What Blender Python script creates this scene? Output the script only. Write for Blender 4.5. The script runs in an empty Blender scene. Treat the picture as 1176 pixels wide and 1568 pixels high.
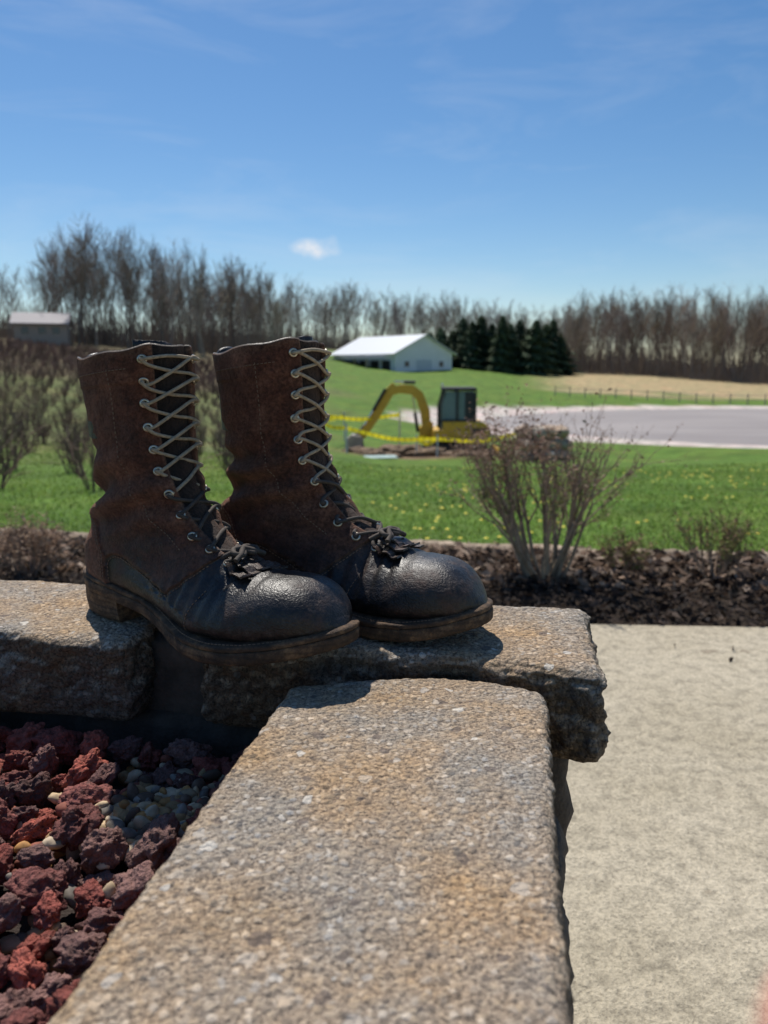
import bpy, bmesh, math, random
import numpy as np
from mathutils import Vector, Matrix, noise
from mathutils.bvhtree import BVHTree
random.seed(7); rng=np.random.default_rng(7)
scene=bpy.context.scene
scene.view_settings.view_transform='Standard'
scene.view_settings.look='None'
scene.view_settings.exposure=0
COL=scene.collection

# ---------------------------------------------------------------- helpers
def link(o,parent=None):
    COL.objects.link(o)
    if parent: o.parent=parent
    return o
def empty(name,loc=(0,0,0),rot=(0,0,0),scale=(1,1,1)):
    e=bpy.data.objects.new(name,None); e.location=loc; e.rotation_euler=rot; e.scale=scale
    e.empty_display_size=.05
    return link(e)
def mk_mesh(name,V,F,mat=None,parent=None,smooth=False,col=None):
    V=np.asarray(V,dtype=np.float32).reshape(-1,3); me=bpy.data.meshes.new(name)
    if isinstance(F,np.ndarray) and F.ndim==2:
        n=F.shape[1]; m=len(F)
        me.vertices.add(len(V)); me.vertices.foreach_set('co',V.ravel())
        me.loops.add(m*n); me.loops.foreach_set('vertex_index',F.astype(np.int32).ravel())
        me.polygons.add(m); me.polygons.foreach_set('loop_start',np.arange(0,m*n,n,dtype=np.int32))
        try: me.polygons.foreach_set('loop_total',np.full(m,n,dtype=np.int32))
        except Exception: pass
        me.update(calc_edges=True); me.validate()
    else:
        me.from_pydata([tuple(map(float,v)) for v in V],[],[tuple(int(i) for i in f) for f in F]); me.update()
    if smooth: me.polygons.foreach_set('use_smooth',np.ones(len(me.polygons),dtype=bool))
    if col is not None:
        c=np.ones((len(V),4),dtype=np.float32); c[:,:3]=col
        a=me.color_attributes.new('Col','FLOAT_COLOR','POINT'); a.data.foreach_set('color',c.ravel())
    if mat: me.materials.append(mat)
    o=bpy.data.objects.new(name,me)
    return link(o,parent)

def setin(nt,nd,key,v):
    s=nd.inputs[key]
    if isinstance(v,bpy.types.NodeSocket): nt.links.new(v,s)
    else: s.default_value=v
def node(nt,t,ins=None,**kw):
    nd=nt.nodes.new(t)
    for k,v in kw.items(): setattr(nd,k,v)
    for k,v in (ins or {}).items(): setin(nt,nd,k,v)
    return nd
def c4(c): return (c[0],c[1],c[2],1)
def ramp(nt,fac,stops,interp='LINEAR'):
    r=node(nt,'ShaderNodeValToRGB',{0:fac}); cr=r.color_ramp; cr.interpolation=interp
    while len(cr.elements)<len(stops): cr.elements.new(.5)
    for e,(p,c) in zip(cr.elements,stops):
        e.position=p; e.color=c4(c) if hasattr(c,'__len__') else (c,c,c,1)
    return r.outputs[0]
def mix(nt,f,a,b,blend='MIX'):
    m=nt.nodes.new('ShaderNodeMix'); m.data_type='RGBA'; m.blend_type=blend
    for i,v in ((0,f),(6,a),(7,b)):
        if not isinstance(v,bpy.types.NodeSocket) and i>0: v=c4(v)
        setin(nt,m,i,v)
    return m.outputs[2]
def mth(nt,op,a,b=0.0,clamp=False):
    m=node(nt,'ShaderNodeMath',{0:a,1:b},operation=op); m.use_clamp=clamp
    return m.outputs[0]
def noi(nt,vec,scale,detail=4,rough=.55,dist=0):
    return node(nt,'ShaderNodeTexNoise',{'Vector':vec,'Scale':scale,'Detail':detail,'Roughness':rough,'Distortion':dist}).outputs[0]
def warp(nt,vec,scale,amt):
    c=node(nt,'ShaderNodeTexNoise',{'Vector':vec,'Scale':scale,'Detail':1}).outputs['Color']
    s=node(nt,'ShaderNodeVectorMath',{0:c,1:(.5,.5,.5)},operation='SUBTRACT').outputs[0]
    s=node(nt,'ShaderNodeVectorMath',{0:s,1:(amt,amt,amt)},operation='MULTIPLY').outputs[0]
    return node(nt,'ShaderNodeVectorMath',{0:vec,1:s},operation='ADD').outputs[0]
def vor(nt,vec,scale,feature='F1',rnd=1.0):
    return node(nt,'ShaderNodeTexVoronoi',{'Vector':vec,'Scale':scale,'Randomness':rnd},feature=feature)
def newmat(name,rough=.8,spec=.5,metal=0):
    m=bpy.data.materials.new(name); m.use_nodes=True; nt=m.node_tree
    b=nt.nodes['Principled BSDF']; b.inputs['Roughness'].default_value=rough
    b.inputs['Specular IOR Level'].default_value=spec; b.inputs['Metallic'].default_value=metal
    co=nt.nodes.new('ShaderNodeTexCoord').outputs['Object']
    return m,nt,b,co
def bump(nt,b,h,strength=.5,dist=.001,normal=None):
    bp=node(nt,'ShaderNodeBump',{'Height':h,'Strength':strength,'Distance':dist})
    if normal is not None: nt.links.new(normal,bp.inputs['Normal'])
    nt.links.new(bp.outputs[0],b.inputs['Normal']); return bp.outputs[0]
def simple(name,c,rough=.7,var=.25,scale=8,metal=0,spec=.5,bs=0,bd=.01):
    m,nt,b,co=newmat(name,rough,spec,metal)
    n=noi(nt,co,scale,4,.6)
    a=tuple(x*(1-var) for x in c); d=tuple(min(1,x*(1+var)) for x in c)
    nt.links.new(ramp(nt,n,[(.3,a),(.7,d)]),b.inputs['Base Color'])
    if bs: bump(nt,b,noi(nt,co,scale*6,4),bs,bd)
    return m
def attrmat(name,rough=.85,spec=.3,scale=20,var=.35,bs=0,bd=.01,transl=0):
    m,nt,b,co=newmat(name,rough,spec)
    at=node(nt,'ShaderNodeAttribute',attribute_name='Col').outputs['Color']
    n=ramp(nt,noi(nt,co,scale,3,.6),[(.3,1-var),(.7,1+var)])
    cc=mix(nt,1.0,at,n,'MULTIPLY'); nt.links.new(cc,b.inputs['Base Color'])
    if bs: bump(nt,b,noi(nt,co,scale*5,5),bs,bd)
    if transl:
        tr=node(nt,'ShaderNodeBsdfTranslucent'); nt.links.new(cc,tr.inputs[0]); ms=node(nt,'ShaderNodeMixShader',{0:transl})
        nt.links.new(b.outputs[0],ms.inputs[1]); nt.links.new(tr.outputs[0],ms.inputs[2]); nt.links.new(ms.outputs[0],nt.nodes['Material Output'].inputs[0])
    return m
def seg_arrays(S,sides=3):
    P0=np.array([s[0] for s in S]);P1=np.array([s[1] for s in S]);R0=np.array([s[2] for s in S]);R1=np.array([s[3] for s in S])
    return prism(P0,P1,R0,R1,sides)
def prism(P0,P1,R0,R1,sides=3):
    d=P1-P0; d/=np.linalg.norm(d,axis=1,keepdims=True)+1e-9
    ref=np.where(np.abs(d[:,2:3])>.9,np.array([[1.,0,0]]),np.array([[0,0,1.]]))
    a=np.cross(d,ref); a/=np.linalg.norm(a,axis=1,keepdims=True)+1e-9; b=np.cross(d,a)
    n=len(P0); V=np.zeros((n,2*sides,3))
    for k in range(sides):
        an=2*math.pi*k/sides; o=a*math.cos(an)+b*math.sin(an)
        V[:,k]=P0+o*R0[:,None]; V[:,sides+k]=P1+o*R1[:,None]
    F=np.array([[k,(k+1)%sides,sides+(k+1)%sides,sides+k] for k in range(sides)])
    F=(F[None]+np.arange(n)[:,None,None]*2*sides).reshape(-1,4)
    return V.reshape(-1,3),F
def norm(v): return v/(np.linalg.norm(v)+1e-9)
def grow(p,d,L,r,depth,S,T,g,spread,nch=2,up=.05,jit=.12,n=3,k=.6):
    for i in range(n):
        d=norm(d+g.normal(0,jit,3)+np.array([0,0,up])); q=p+d*L/n; r2=r*.82
        S.append((p,q,r,r2))
        if depth>0 and i>=(1 if depth>1 else 0):
            for c in range(nch):
                cd=norm(d+g.normal(0,spread,3)); grow(q,cd,L*k*g.uniform(.7,1.2),r2*.62,depth-1,S,T,g,spread,nch,up,jit,n,k)
        p=q; r=r2
    T.append((p,d))
def box(name,size,loc,mat,parent=None,rot=(0,0,0),bev=.01):
    bm=bmesh.new(); bmesh.ops.create_cube(bm,size=1)
    bmesh.ops.scale(bm,vec=size,verts=bm.verts)
    if bev: bmesh.ops.bevel(bm,geom=bm.edges[:],offset=bev,segments=2,affect='EDGES',profile=.5)
    me=bpy.data.meshes.new(name); bm.to_mesh(me); bm.free(); me.materials.append(mat)
    o=bpy.data.objects.new(name,me); o.location=loc; o.rotation_euler=rot
    return link(o,parent)
def extr(name,pts,y0,y1,mat,parent=None,bev=.0):
    bm=bmesh.new(); vs=[bm.verts.new((x,y0,z)) for x,z in pts]; f=bm.faces.new(vs)
    r=bmesh.ops.extrude_face_region(bm,geom=[f]); 
    for v in r['geom']:
        if isinstance(v,bmesh.types.BMVert): v.co.y=y1
    bmesh.ops.recalc_face_normals(bm,faces=bm.faces[:])
    if bev: bmesh.ops.bevel(bm,geom=bm.edges[:],offset=bev,segments=2,affect='EDGES',profile=.5)
    me=bpy.data.meshes.new(name); bm.to_mesh(me); bm.free(); me.materials.append(mat)
    o=bpy.data.objects.new(name,me); return link(o,parent)
def curve_obj(name,paths,r,mat,parent=None,res=3):
    cu=bpy.data.curves.new(name,'CURVE'); cu.dimensions='3D'; cu.bevel_depth=r; cu.bevel_resolution=res; cu.use_fill_caps=True
    for P in paths:
        sp=cu.splines.new('POLY'); sp.points.add(len(P)-1)
        for i,p in enumerate(P): sp.points[i].co=(p[0],p[1],p[2],1)
        sp.use_smooth=True
    cu.materials.append(mat); o=bpy.data.objects.new(name,cu); return link(o,parent)
def catmull(P,m):
    P=np.asarray(P,float); n=len(P); Q=np.vstack([2*P[0]-P[1],P,2*P[-1]-P[-2]]); s=np.linspace(0,n-1,m); i=np.minimum(s.astype(int),n-2); t=(s-i)[:,None]
    a,b,c,d=Q[i],Q[i+1],Q[i+2],Q[i+3]
    return .5*((2*b)+(-a+c)*t+(2*a-5*b+4*c-d)*t**2+(-a+3*b-3*c+d)*t**3)
def sst(x): x=np.clip(x,0,1); return x*x*(3-2*x)

# ---------------------------------------------------------------- camera
P=math.radians(10.75)
cam=bpy.data.cameras.new('camera'); co_=bpy.data.objects.new('camera',cam); link(co_)
co_.location=(0,0,.25); co_.rotation_euler=(math.pi/2-P,0,0)
cam.sensor_fit='VERTICAL'; cam.sensor_height=24; cam.lens=18.02
cam.clip_start=.01; cam.clip_end=3000
cam.dof.use_dof=True; cam.dof.focus_distance=.68; cam.dof.aperture_fstop=5.2
scene.camera=co_

# ---------------------------------------------------------------- light
az=math.radians(-21); el=math.radians(59)
sd=Vector((math.sin(az)*math.cos(el),math.cos(az)*math.cos(el),math.sin(el)))
sun=bpy.data.lights.new('sun','SUN'); sun.energy=5.0; sun.angle=math.radians(.53); sun.color=(1,.95,.87)
so=bpy.data.objects.new('sun',sun); so.rotation_euler=(-sd).to_track_quat('-Z','Y').to_euler(); so.location=(-2,6,8); link(so)
w=bpy.data.worlds.new('World'); scene.world=w; w.use_nodes=True; nt=w.node_tree; bg=nt.nodes['Background']
sky=nt.nodes.new('ShaderNodeTexSky'); sky.sky_type='NISHITA'; sky.sun_disc=False; sky.sun_elevation=el; sky.sun_rotation=az
sky.altitude=200; sky.air_density=1.0; sky.dust_density=.3; sky.ozone_density=2.7
hs=node(nt,'ShaderNodeHueSaturation',{'Saturation':1.24,'Value':1.0,'Color':sky.outputs[0]}).outputs[0]
g=nt.nodes.new('ShaderNodeTexCoord').outputs['Generated']
def vm(op,a,b): return node(nt,'ShaderNodeVectorMath',{0:a,1:b},operation=op).outputs[0]
gw_=warp(nt,g,22,.035)
dv=vm('MULTIPLY',vm('SUBTRACT',gw_,(-.0825,.987,.147)),(1/.036,0,1/.017))
ln=node(nt,'ShaderNodeVectorMath',{0:dv},operation='LENGTH').outputs['Value']
nn=ramp(nt,noi(nt,g,60,6,.7),[(.35,0.),(.65,1.)])
cm=mth(nt,'SUBTRACT',1.0,ln,True); cm=mth(nt,'MULTIPLY',cm,mth(nt,'ADD',nn,.35)); cm=mth(nt,'MULTIPLY',cm,1.1,True)
st=vm('MULTIPLY',g,(2.2,2.2,9))
wis=ramp(nt,noi(nt,st,1.6,7,.62,.6),[(.50,0.),(.85,.20)])
tot=mth(nt,'MAXIMUM',cm,wis)
sc=mix(nt,tot,hs,(7.8,8.1,8.6))
nt.links.new(sc,bg.inputs[0]); bg.inputs[1].default_value=.103

# ---------------------------------------------------------------- terrain
YK=[3.6,10,28,40,60,80,120,160,200,300,900]
TB={-.55:[.95,1.55,1.9,1.4,0,-1.5,-4.4,-6,-6,-6,-6],
    -.15:[.95,1.5,2.8,2.6,2.0,1.2,-1.5,-4,-5,-5,-5],
     .05:[.95,1.6,3.3,3.3,3.0,2.4,.9,-1.5,-3.5,-4,-4],
     .25:[.95,1.6,3.3,3.7,3.9,3.6,2.2,1.0,.5,0,0],
     .55:[.95,1.6,3.2,3.8,3.94,3.9,3.7,3.6,3,1,1]}
AK=sorted(TB)
def pond_d(X,Y): return np.hypot((X-36)/29.5,(Y-54)/19.0)
def terrain_z(X,Y):
    X=np.asarray(X,float);Y=np.asarray(Y,float)
    r=np.hypot(X,Y); th=np.arctan2(X,Y); a=np.clip(np.tan(np.clip(th,-.7,.7)),-.55,.55)
    Ye=r*np.cos(np.clip(th,-.52,.52))
    D=np.stack([np.interp(Ye,YK,TB[k]) for k in AK])
    out=np.zeros_like(r)
    for i in range(len(AK)-1):
        t=(a-AK[i])/(AK[i+1]-AK[i]); m=(t>=0)&(t<=1.0001); ts=sst(t)
        out=np.where(m,D[i]*(1-ts)+D[i+1]*ts,out)
    wb=np.clip((np.abs(th)-1.2)/1.2,0,1); out=out*(1-wb)+(.95+np.minimum(r,60)*.01)*wb
    z=.25-out
    z+=np.clip((r-6)/20,0,1)*(.08*np.sin(X*.31+1)*np.cos(Y*.23)+.04*np.sin(X*.9+Y*.7))
    pd=pond_d(X,Y); f=sst((1.35-pd)/.3); z=z*(1-f)+(-3.62)*f
    z-=sst((1.02-pd)/.15)*.5
    return z
th=np.concatenate([np.linspace(-math.pi,-.75,60)[:-1],np.linspace(-.75,.75,320)[:-1],np.linspace(.75,math.pi,60)[:-1]])
rr=np.concatenate([[.01,1,2],np.geomspace(3,900,210)])
TH,RR=np.meshgrid(th,rr); X=RR*np.sin(TH);Y=RR*np.cos(TH);Z=terrain_z(X,Y)
nT=len(th);nR=len(rr)
i,j=np.meshgrid(np.arange(nR-1),np.arange(nT),indexing='ij'); j2=(j+1)%nT
F=np.stack([i*nT+j,i*nT+j2,(i+1)*nT+j2,(i+1)*nT+j],-1).reshape(-1,4)[:,::-1]
a=np.tan(np.clip(TH,-1,1)); pd=pond_d(X,Y)
green=np.array([.098,.178,.028]);brown=np.array([.135,.115,.065]);tan=np.array([.38,.31,.17]);grav=np.array([.52,.48,.42])
def nz(s,o=0): return np.array([noise.noise(Vector((x*s+o,y*s,0))) for x,y in zip(X.ravel(),Y.ravel())]).reshape(X.shape)
n1=nz(.12);n2=nz(.4,9)
C=np.ones(X.shape+(3,))*green
fb=sst((-.03-a)/.14+n1*.8)*sst((RR-10)/10); fb=np.maximum(fb*.55,sst((-.1-a)/.1)*sst((RR-44)/22)*.95)
C=C*(1-fb[...,None])+brown*fb[...,None]
ft=sst((a-.16)/.1)*sst((RR-92+n1*14)/10)*.9; C=C*(1-ft[...,None])+tan*ft[...,None]
fg=sst((1.22-pd+n2*.05)/.06); C=C*(1-fg[...,None])+grav*fg[...,None]
fd=sst(1.35-np.hypot((X-.8)/3.2,(Y-26.6)/2.6)+n2*.6); C=C*(1-fd[...,None])+np.array([.2,.14,.085])*fd[...,None]
ff=sst((RR-150)/30); C=C*(1-.6*ff[...,None])+np.array([.11,.085,.055])*.6*ff[...,None]
m,nt,b,co=newmat('lawn_ground',.9,.15)
at=node(nt,'ShaderNodeAttribute',attribute_name='Col').outputs['Color']
f1=ramp(nt,noi(nt,co,1.1,6,.65),[(.3,.58),(.7,1.4)]); f2=ramp(nt,noi(nt,co,22,4,.7),[(.3,.55),(.7,1.4)])
cc=mix(nt,1,at,f1,'MULTIPLY'); cc=mix(nt,1,cc,f2,'MULTIPLY')
yel=mix(nt,ramp(nt,noi(nt,co,.5,4),[(.42,0.),(.72,.6)]),cc,mix(nt,1,cc,(1.7,1.15,1.3),'MULTIPLY'))
nt.links.new(yel,b.inputs['Base Color']); bump(nt,b,noi(nt,co,30,4,.7),.8,.04)
mk_mesh('ground',np.stack([X,Y,Z],-1).reshape(-1,3),F,m,smooth=True,col=C.reshape(-1,3))

# pond
m,nt,b,co=newmat('pond_water',.5,.3)
st_=node(nt,'ShaderNodeVectorMath',{0:co,1:(.25,1,1)},operation='MULTIPLY').outputs[0]
nt.links.new(ramp(nt,noi(nt,st_,.35,5,.6),[(.3,(.26,.22,.195)),(.7,(.37,.32,.285))]),b.inputs['Base Color'])
bump(nt,b,noi(nt,st_,5,4,.6),.4,.08)
pa=np.linspace(0,2*math.pi,96,endpoint=False)
mk_mesh('pond_water',[(36+29.5*1.0*math.cos(t),54+19*math.sin(t),-3.69) for t in pa],[list(range(96))],m)

# ---------------------------------------------------------------- patio
m,nt,b,co=newmat('patio_concrete',.9,.25)
base=ramp(nt,noi(nt,co,2.2,6,.6),[(.3,(.43,.37,.265)),(.7,(.56,.49,.37))])
spk=ramp(nt,noi(nt,co,170,3,.75),[(.32,.58),(.5,1.),(.7,1.28)])
cc=mix(nt,1,base,spk,'MULTIPLY')
blot=ramp(nt,noi(nt,co,26,5,.7),[(.38,.72),(.53,1.)]); cc=mix(nt,1,cc,blot,'MULTIPLY')
dk=ramp(nt,noi(nt,co,8,2,.4,1.2),[(.68,0.),(.74,.5)]); cc=mix(nt,dk,cc,(.16,.12,.08))
nt.links.new(cc,b.inputs['Base Color'])
bump(nt,b,mth(nt,'ADD',noi(nt,co,170,3,.7),mth(nt,'MULTIPLY',noi(nt,co,26,3),1.5)),.9,.006)
pv=[(-.02,-2.5),(7,-2.5),(7,2.28),(1.6,2.56),(-.3,2.66)]
V=[(x,y,-.65) for x,y in pv]+[(x,y,-.80) for x,y in pv]
patio=mk_mesh('patio',V,[[0,1,2,3,4]]+[[k,k+5,(k+1)%5+5,(k+1)%5] for k in range(5)],m)

# ---------------------------------------------------------------- mulch bed
def ye(x): return 3.8-.14*x
def yb(x): return 2.66-.06*x
nx,ny=260,50
xs=np.linspace(-4.5,6,nx); V=[];
for x in xs:
    for k in np.linspace(0,1,ny):
        y=yb(x)-.02+(ye(x)-yb(x)+.02)*k
        V.append((x,y,-.665+.02*noise.noise(Vector((x*3,y*3,0)))+.012*noise.noise(Vector((x*14,y*14,3)))))
i,j=np.meshgrid(np.arange(nx-1),np.arange(ny-1),indexing='ij')
F=np.stack([i*ny+j,(i+1)*ny+j,(i+1)*ny+j+1,i*ny+j+1],-1).reshape(-1,4)
m,nt,b,co=newmat('mulch_soil',.95,.2)
nt.links.new(ramp(nt,noi(nt,co,60,5,.7),[(.3,(.010,.008,.006)),(.5,(.04,.028,.02)),(.72,(.10,.07,.05))]),b.inputs['Base Color'])
bump(nt,b,noi(nt,co,60,4,.7),1,.02)
mulch=mk_mesh('mulch_bed',V,F,m)
def chips(name,n,fpos,smin,smax,cols,parent,mat,seed=1):
    g=np.random.default_rng(seed); p=fpos(g,n); n=len(p)
    s=g.uniform(smin,smax,n); u=g.normal(size=(n,3)); u[:,2]*=.45; u/=np.linalg.norm(u,axis=1,keepdims=True)
    w_=np.cross(u,g.normal(size=(n,3))); w_/=np.linalg.norm(w_,axis=1,keepdims=True); 
    w_*=(s*g.uniform(.25,.6,n))[:,None]; u*=s[:,None]; nrm=np.cross(u,w_); nrm/=np.linalg.norm(nrm,axis=1,keepdims=True); 
    V=np.stack([p-u,p-w_*.9+nrm*(s*.2)[:,None],p+u,p+w_+nrm*(s*.25)[:,None]],1).reshape(-1,3)
    F=np.arange(n*4).reshape(-1,4); ci=g.integers(0,len(cols),n)
    C=np.repeat(np.array(cols)[ci]*g.uniform(.6,1.3,(n,1)),4,axis=0)
    return mk_mesh(name,V,F,mat,parent,col=C)
leafm=attrmat('dry_leaf',.8,.3,60,.25,transl=.25)
def pm(g,n):
    x=g.uniform(-4,5,n); k=g.uniform(0,1,n); y=yb(x)+(ye(x)-yb(x))*k
    return np.stack([x,y,-.655+g.uniform(0,.03,n)],1)
chips('bark_chips',20000,pm,.008,.028,[(.02,.014,.011),(.04,.028,.02),(.06,.04,.03),(.10,.07,.055),(.014,.01,.009)],mulch,leafm,3)
def pm2(g,n):
    x=g.uniform(-4,5,n); k=1-g.uniform(0,1,n)**1.1*.62; y=yb(x)+(ye(x)-yb(x))*k
    return np.stack([x,y,-.645+g.uniform(0,.03,n)],1)
chips('leaf_litter',6500,pm2,.015,.04,[(.26,.18,.13),(.20,.13,.09),(.38,.29,.22),(.15,.10,.07)],mulch,leafm,8)
def pp_(g,n): return np.stack([g.uniform(.5,3,n),g.uniform(.6,2.5,n),np.full(n,-.643)],1)
chips('leaf_scraps',22,pp_,.008,.020,[(.16,.10,.06),(.1,.07,.05)],patio,leafm,12)

# low edging
V=[];F=[];off=0;C=[]
stm=attrmat('edging_stone',.9,.3,25,.3,.6,.01)
def blob(center,sz,seed,sub=3,amp=.25,fr=1.5):
    bm=bmesh.new(); bmesh.ops.create_icosphere(bm,subdivisions=sub,radius=1)
    V=np.array([v.co[:] for v in bm.verts]); F=np.array([[v.index for v in f.verts] for f in bm.faces]); bm.free()
    o=Vector((seed*3.1,seed*1.7,seed*.9))
    d=np.array([1+amp*noise.fractal(Vector(v)*fr+o,1,2,4) for v in V])
    return V*d[:,None]*np.array(sz)+np.array(center),F
nx,ny=420,9; xs=np.linspace(-4.5,6,nx)
for x in xs:
    for q in range(ny):
        t=q/(ny-1); ang=math.pi*t; y=ye(x)+.06*-math.cos(ang)+.02*noise.noise(Vector((x*5,q*.3,0))); z=-.70+ (.080+.03*noise.noise(Vector((x*2.2,0,5)))+.015*noise.noise(Vector((x*14,q,5))))*math.sin(ang)**.5
        V.append((x,y,z)); C.append(np.array((.36,.28,.205))*(1+.6*noise.noise(Vector((x*4,1,1)))))
i,j=np.meshgrid(np.arange(nx-1),np.arange(ny-1),indexing='ij')
mk_mesh('bed_edging',V,np.stack([i*ny+j,(i+1)*ny+j,(i+1)*ny+j+1,i*ny+j+1],-1).reshape(-1,4),stm,smooth=True,col=np.array(C))

# ---------------------------------------------------------------- grass + dandelions
g=np.random.default_rng(5); n=60000
r=3.5+(g.uniform(0,1,n)**1.6)*15; a=g.uniform(-.62,.72,n); X=a*r;Y=r
k=Y>ye(X)+.05; X=X[k];Y=Y[k];n=len(X); Z=terrain_z(X,Y)
h=g.uniform(.012,.04,n)*(1+Y*.02); wd=.003+.0009*Y; an=g.uniform(0,math.pi,n)
p=np.stack([X,Y,Z-.005],1); wv=np.stack([np.cos(an)*wd,np.sin(an)*wd,0*an],1); tp=p+np.stack([g.normal(0,.7,n)*h,g.normal(0,.7,n)*h,h],1)
V=np.stack([p-wv,p+wv,tp],1).reshape(-1,3)
C=np.repeat(np.array([.15,.255,.045])*g.uniform(.6,1.4,(n,1))+np.array([.10,.06,.02])*g.uniform(0,1,(n,1))**3,3,axis=0)
mk_mesh('grass',V,np.arange(n*3).reshape(-1,3),attrmat('grass_blade',.7,.3,3,.2,transl=.4),col=C)
n=460; r=3.9+g.uniform(0,1,n)**1.1*14; a=g.uniform(-.02,.55,n); X=a*r;Y=r; keep=np.array([noise.noise(Vector((x*.5,y*.5,4)))>.08-.3*max(0,1-abs(x/y-.15)*6) for x,y in zip(X,Y)])
X=X[keep];Y=Y[keep];Z=terrain_z(X,Y)+.035; V=[];F=[];o=0
for x,y,z in zip(X,Y,Z):
    R=.012+.0007*y
    ring=[(x+R*math.cos(t),y+R*math.sin(t),z) for t in np.linspace(0,2*math.pi,7)[:-1]]
    V+=ring+[(x,y,z+R*.5)]; F+=[[o+q,o+(q+1)%6,o+6] for q in range(6)]; o+=7
mk_mesh('dandelions',V,F,simple('dandelion_yellow',(.75,.6,.03),.6,.15))

# ---------------------------------------------------------------- trees
barkm=attrmat('bare_bark',.9,.2,2,.25)
def tree_template(seed,H=15,lean=.03,crown=.35):
    g=np.random.default_rng(seed); S=[];T=[]
    p=np.zeros(3); d=norm(np.array([g.normal(0,lean),g.normal(0,lean),1])); r=.20*H/15; nseg=9
    for i in range(nseg):
        d=norm(d+g.normal(0,.05,3)+np.array([0,0,.05])); q=p+d*H/nseg; r2=r*.8
        S.append((p,q,r,r2)); f=(i+1)/nseg
        if f>crown:
            for c in range(g.integers(2,4)):
                an=g.uniform(0,6.28); cd=norm(np.array([math.cos(an),math.sin(an),g.uniform(.8,2.0)]))
                grow(q-d*g.uniform(0,1)*H/nseg,cd,H*.25*(1.25-f*.75)*g.uniform(.7,1.25),max(r2*.5,.035),1,S,T,g,.45,3,.15,.12,3,.6)
        p=q;r=r2
    grow(p,d,H*.15,r,1,S,T,g,.45,3)
    P0=np.array([s[0] for s in S]);P1=np.array([s[1] for s in S]);R0=np.maximum([s[2] for s in S],.024);R1=np.maximum([s[3] for s in S],.015)
    return P0,P1,R0,R1
TT=[tree_template(100+i,15,.05,[.3,.45,.6,.4,.5][i%5]) for i in range(15)]
def forest(name,spots,seed,tone):
    g=np.random.default_rng(seed); VV=[];FF=[];CC=[];off=0
    for x,y,h in spots:
        P0,P1,R0,R1=TT[g.integers(len(TT))]; s=h/15; an=g.uniform(0,6.28)
        M=np.array([[math.cos(an),-math.sin(an),0],[math.sin(an),math.cos(an),0],[0,0,1]])*s
        M[0:2]*=g.uniform(.85,1.35); z=float(terrain_z(x,y))-.3; o=np.array([x,y,z])
        V,F=prism(P0@M.T+o,P1@M.T+o,R0*(.5+.5*s),R1*(.5+.5*s),3)
        VV.append(V);FF.append(F+off);off+=len(V); CC.append(np.ones((len(V),3))*np.array(tone)*g.uniform(.5,1.5)*np.array([1,g.uniform(.94,1.04),g.uniform(.88,1.08)]))
    return mk_mesh(name,np.vstack(VV),np.vstack(FF),barkm,col=np.vstack(CC))
g=np.random.default_rng(11)
def topL(a): return np.interp(a,[-.8,-.52,-.49,-.44,-.41,-.36,-.31,-.25,-.19,-.155,-.14,-.1],[10,10.5,11,12.5,14.5,16,15.2,13.5,13,11.5,8.5,7.5])
sp=[]
for k in range(330):
    a=g.uniform(-.72,-.13); 
    if a<-.43 and g.uniform()<.6: continue
    y=g.uniform(116,150); sp.append((a*y,y,topL(a)*g.uniform(.72,1.07)))
forest('bare_trees_hillside',sp,1,(.25,.215,.18))
sp=[]
for k in range(330):
    a=g.uniform(-.3,.26); y=g.uniform(186,228); sp.append((a*y,y,g.uniform(9,14)*(1.08 if a<0 else .98)))
forest('bare_trees_background',sp,2,(.27,.23,.19))
sp=[]
for k in range(520):
    a=g.uniform(.225,.75); y=g.uniform(148,192); sp.append((a*y,y,g.uniform(10.5,15.5)*np.interp(a,[.22,.3,.5],[.85,.95,1.05])))
forest('bare_trees_woodland',sp,3,(.26,.21,.17))
S=[]
for k in range(17000):
    if k<5000: a=g.uniform(-.72,-.1); y=g.uniform(118,145)
    elif k<9000: a=g.uniform(-.25,.25); y=g.uniform(180,210)
    else: a=g.uniform(.22,.75); y=g.uniform(146,176)
    x=a*y; z=float(terrain_z(x,y)); L=g.uniform(1.,3.)+4.5*g.uniform()**2+1.5*noise.noise(Vector((x*.1,y*.1,0))); d=norm(np.array([g.normal(0,.25),g.normal(0,.25),1]))
    p=np.array([x,y,z]); S.append((p,p+d*max(L,.6),.05,.02))
V,F=seg_arrays(S); mk_mesh('woodland_undergrowth',V,F,simple('brush_twigs',(.26,.20,.155),.9,.4,.15))

# conifers
g=np.random.default_rng(21); VV=[];CC=[];S=[]
def conifer(x,y,H,R):
    z=float(terrain_z(x,y)); S.append((np.array([x,y,z-.2]),np.array([x,y,z+H*.95]),.2,.03))
    ph=g.uniform(0,6.28); n=1900; f=g.uniform(0,1,n)**.9; an=g.uniform(0,6.28,n); rad=R*(1-f)**.7*(.72+.28*np.sin(f*40+an*2+ph))*(1+.25*np.sin(an*3+ph))*g.uniform(.3,1,n)**.5+.12
    p=np.stack([x+rad*np.cos(an),y+rad*np.sin(an),z+.3+f*H-rad*.18],1)
    o=np.stack([np.cos(an),np.sin(an),-.35+0*an],1)*(.4+.6*(1-f))[:,None]; s=np.stack([-np.sin(an),np.cos(an),0*an],1)*(.2+.2*(1-f))[:,None]
    o=o+g.normal(0,.18,(n,3))
    VV.append(np.stack([p-s-o*.3,p+s-o*.3,p+o],1).reshape(-1,3)); CC.append(np.repeat(np.array([.065,.10,.048])*g.uniform(.4,1.7,(n,1))*g.uniform(.8,1.3),3,axis=0))
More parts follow.
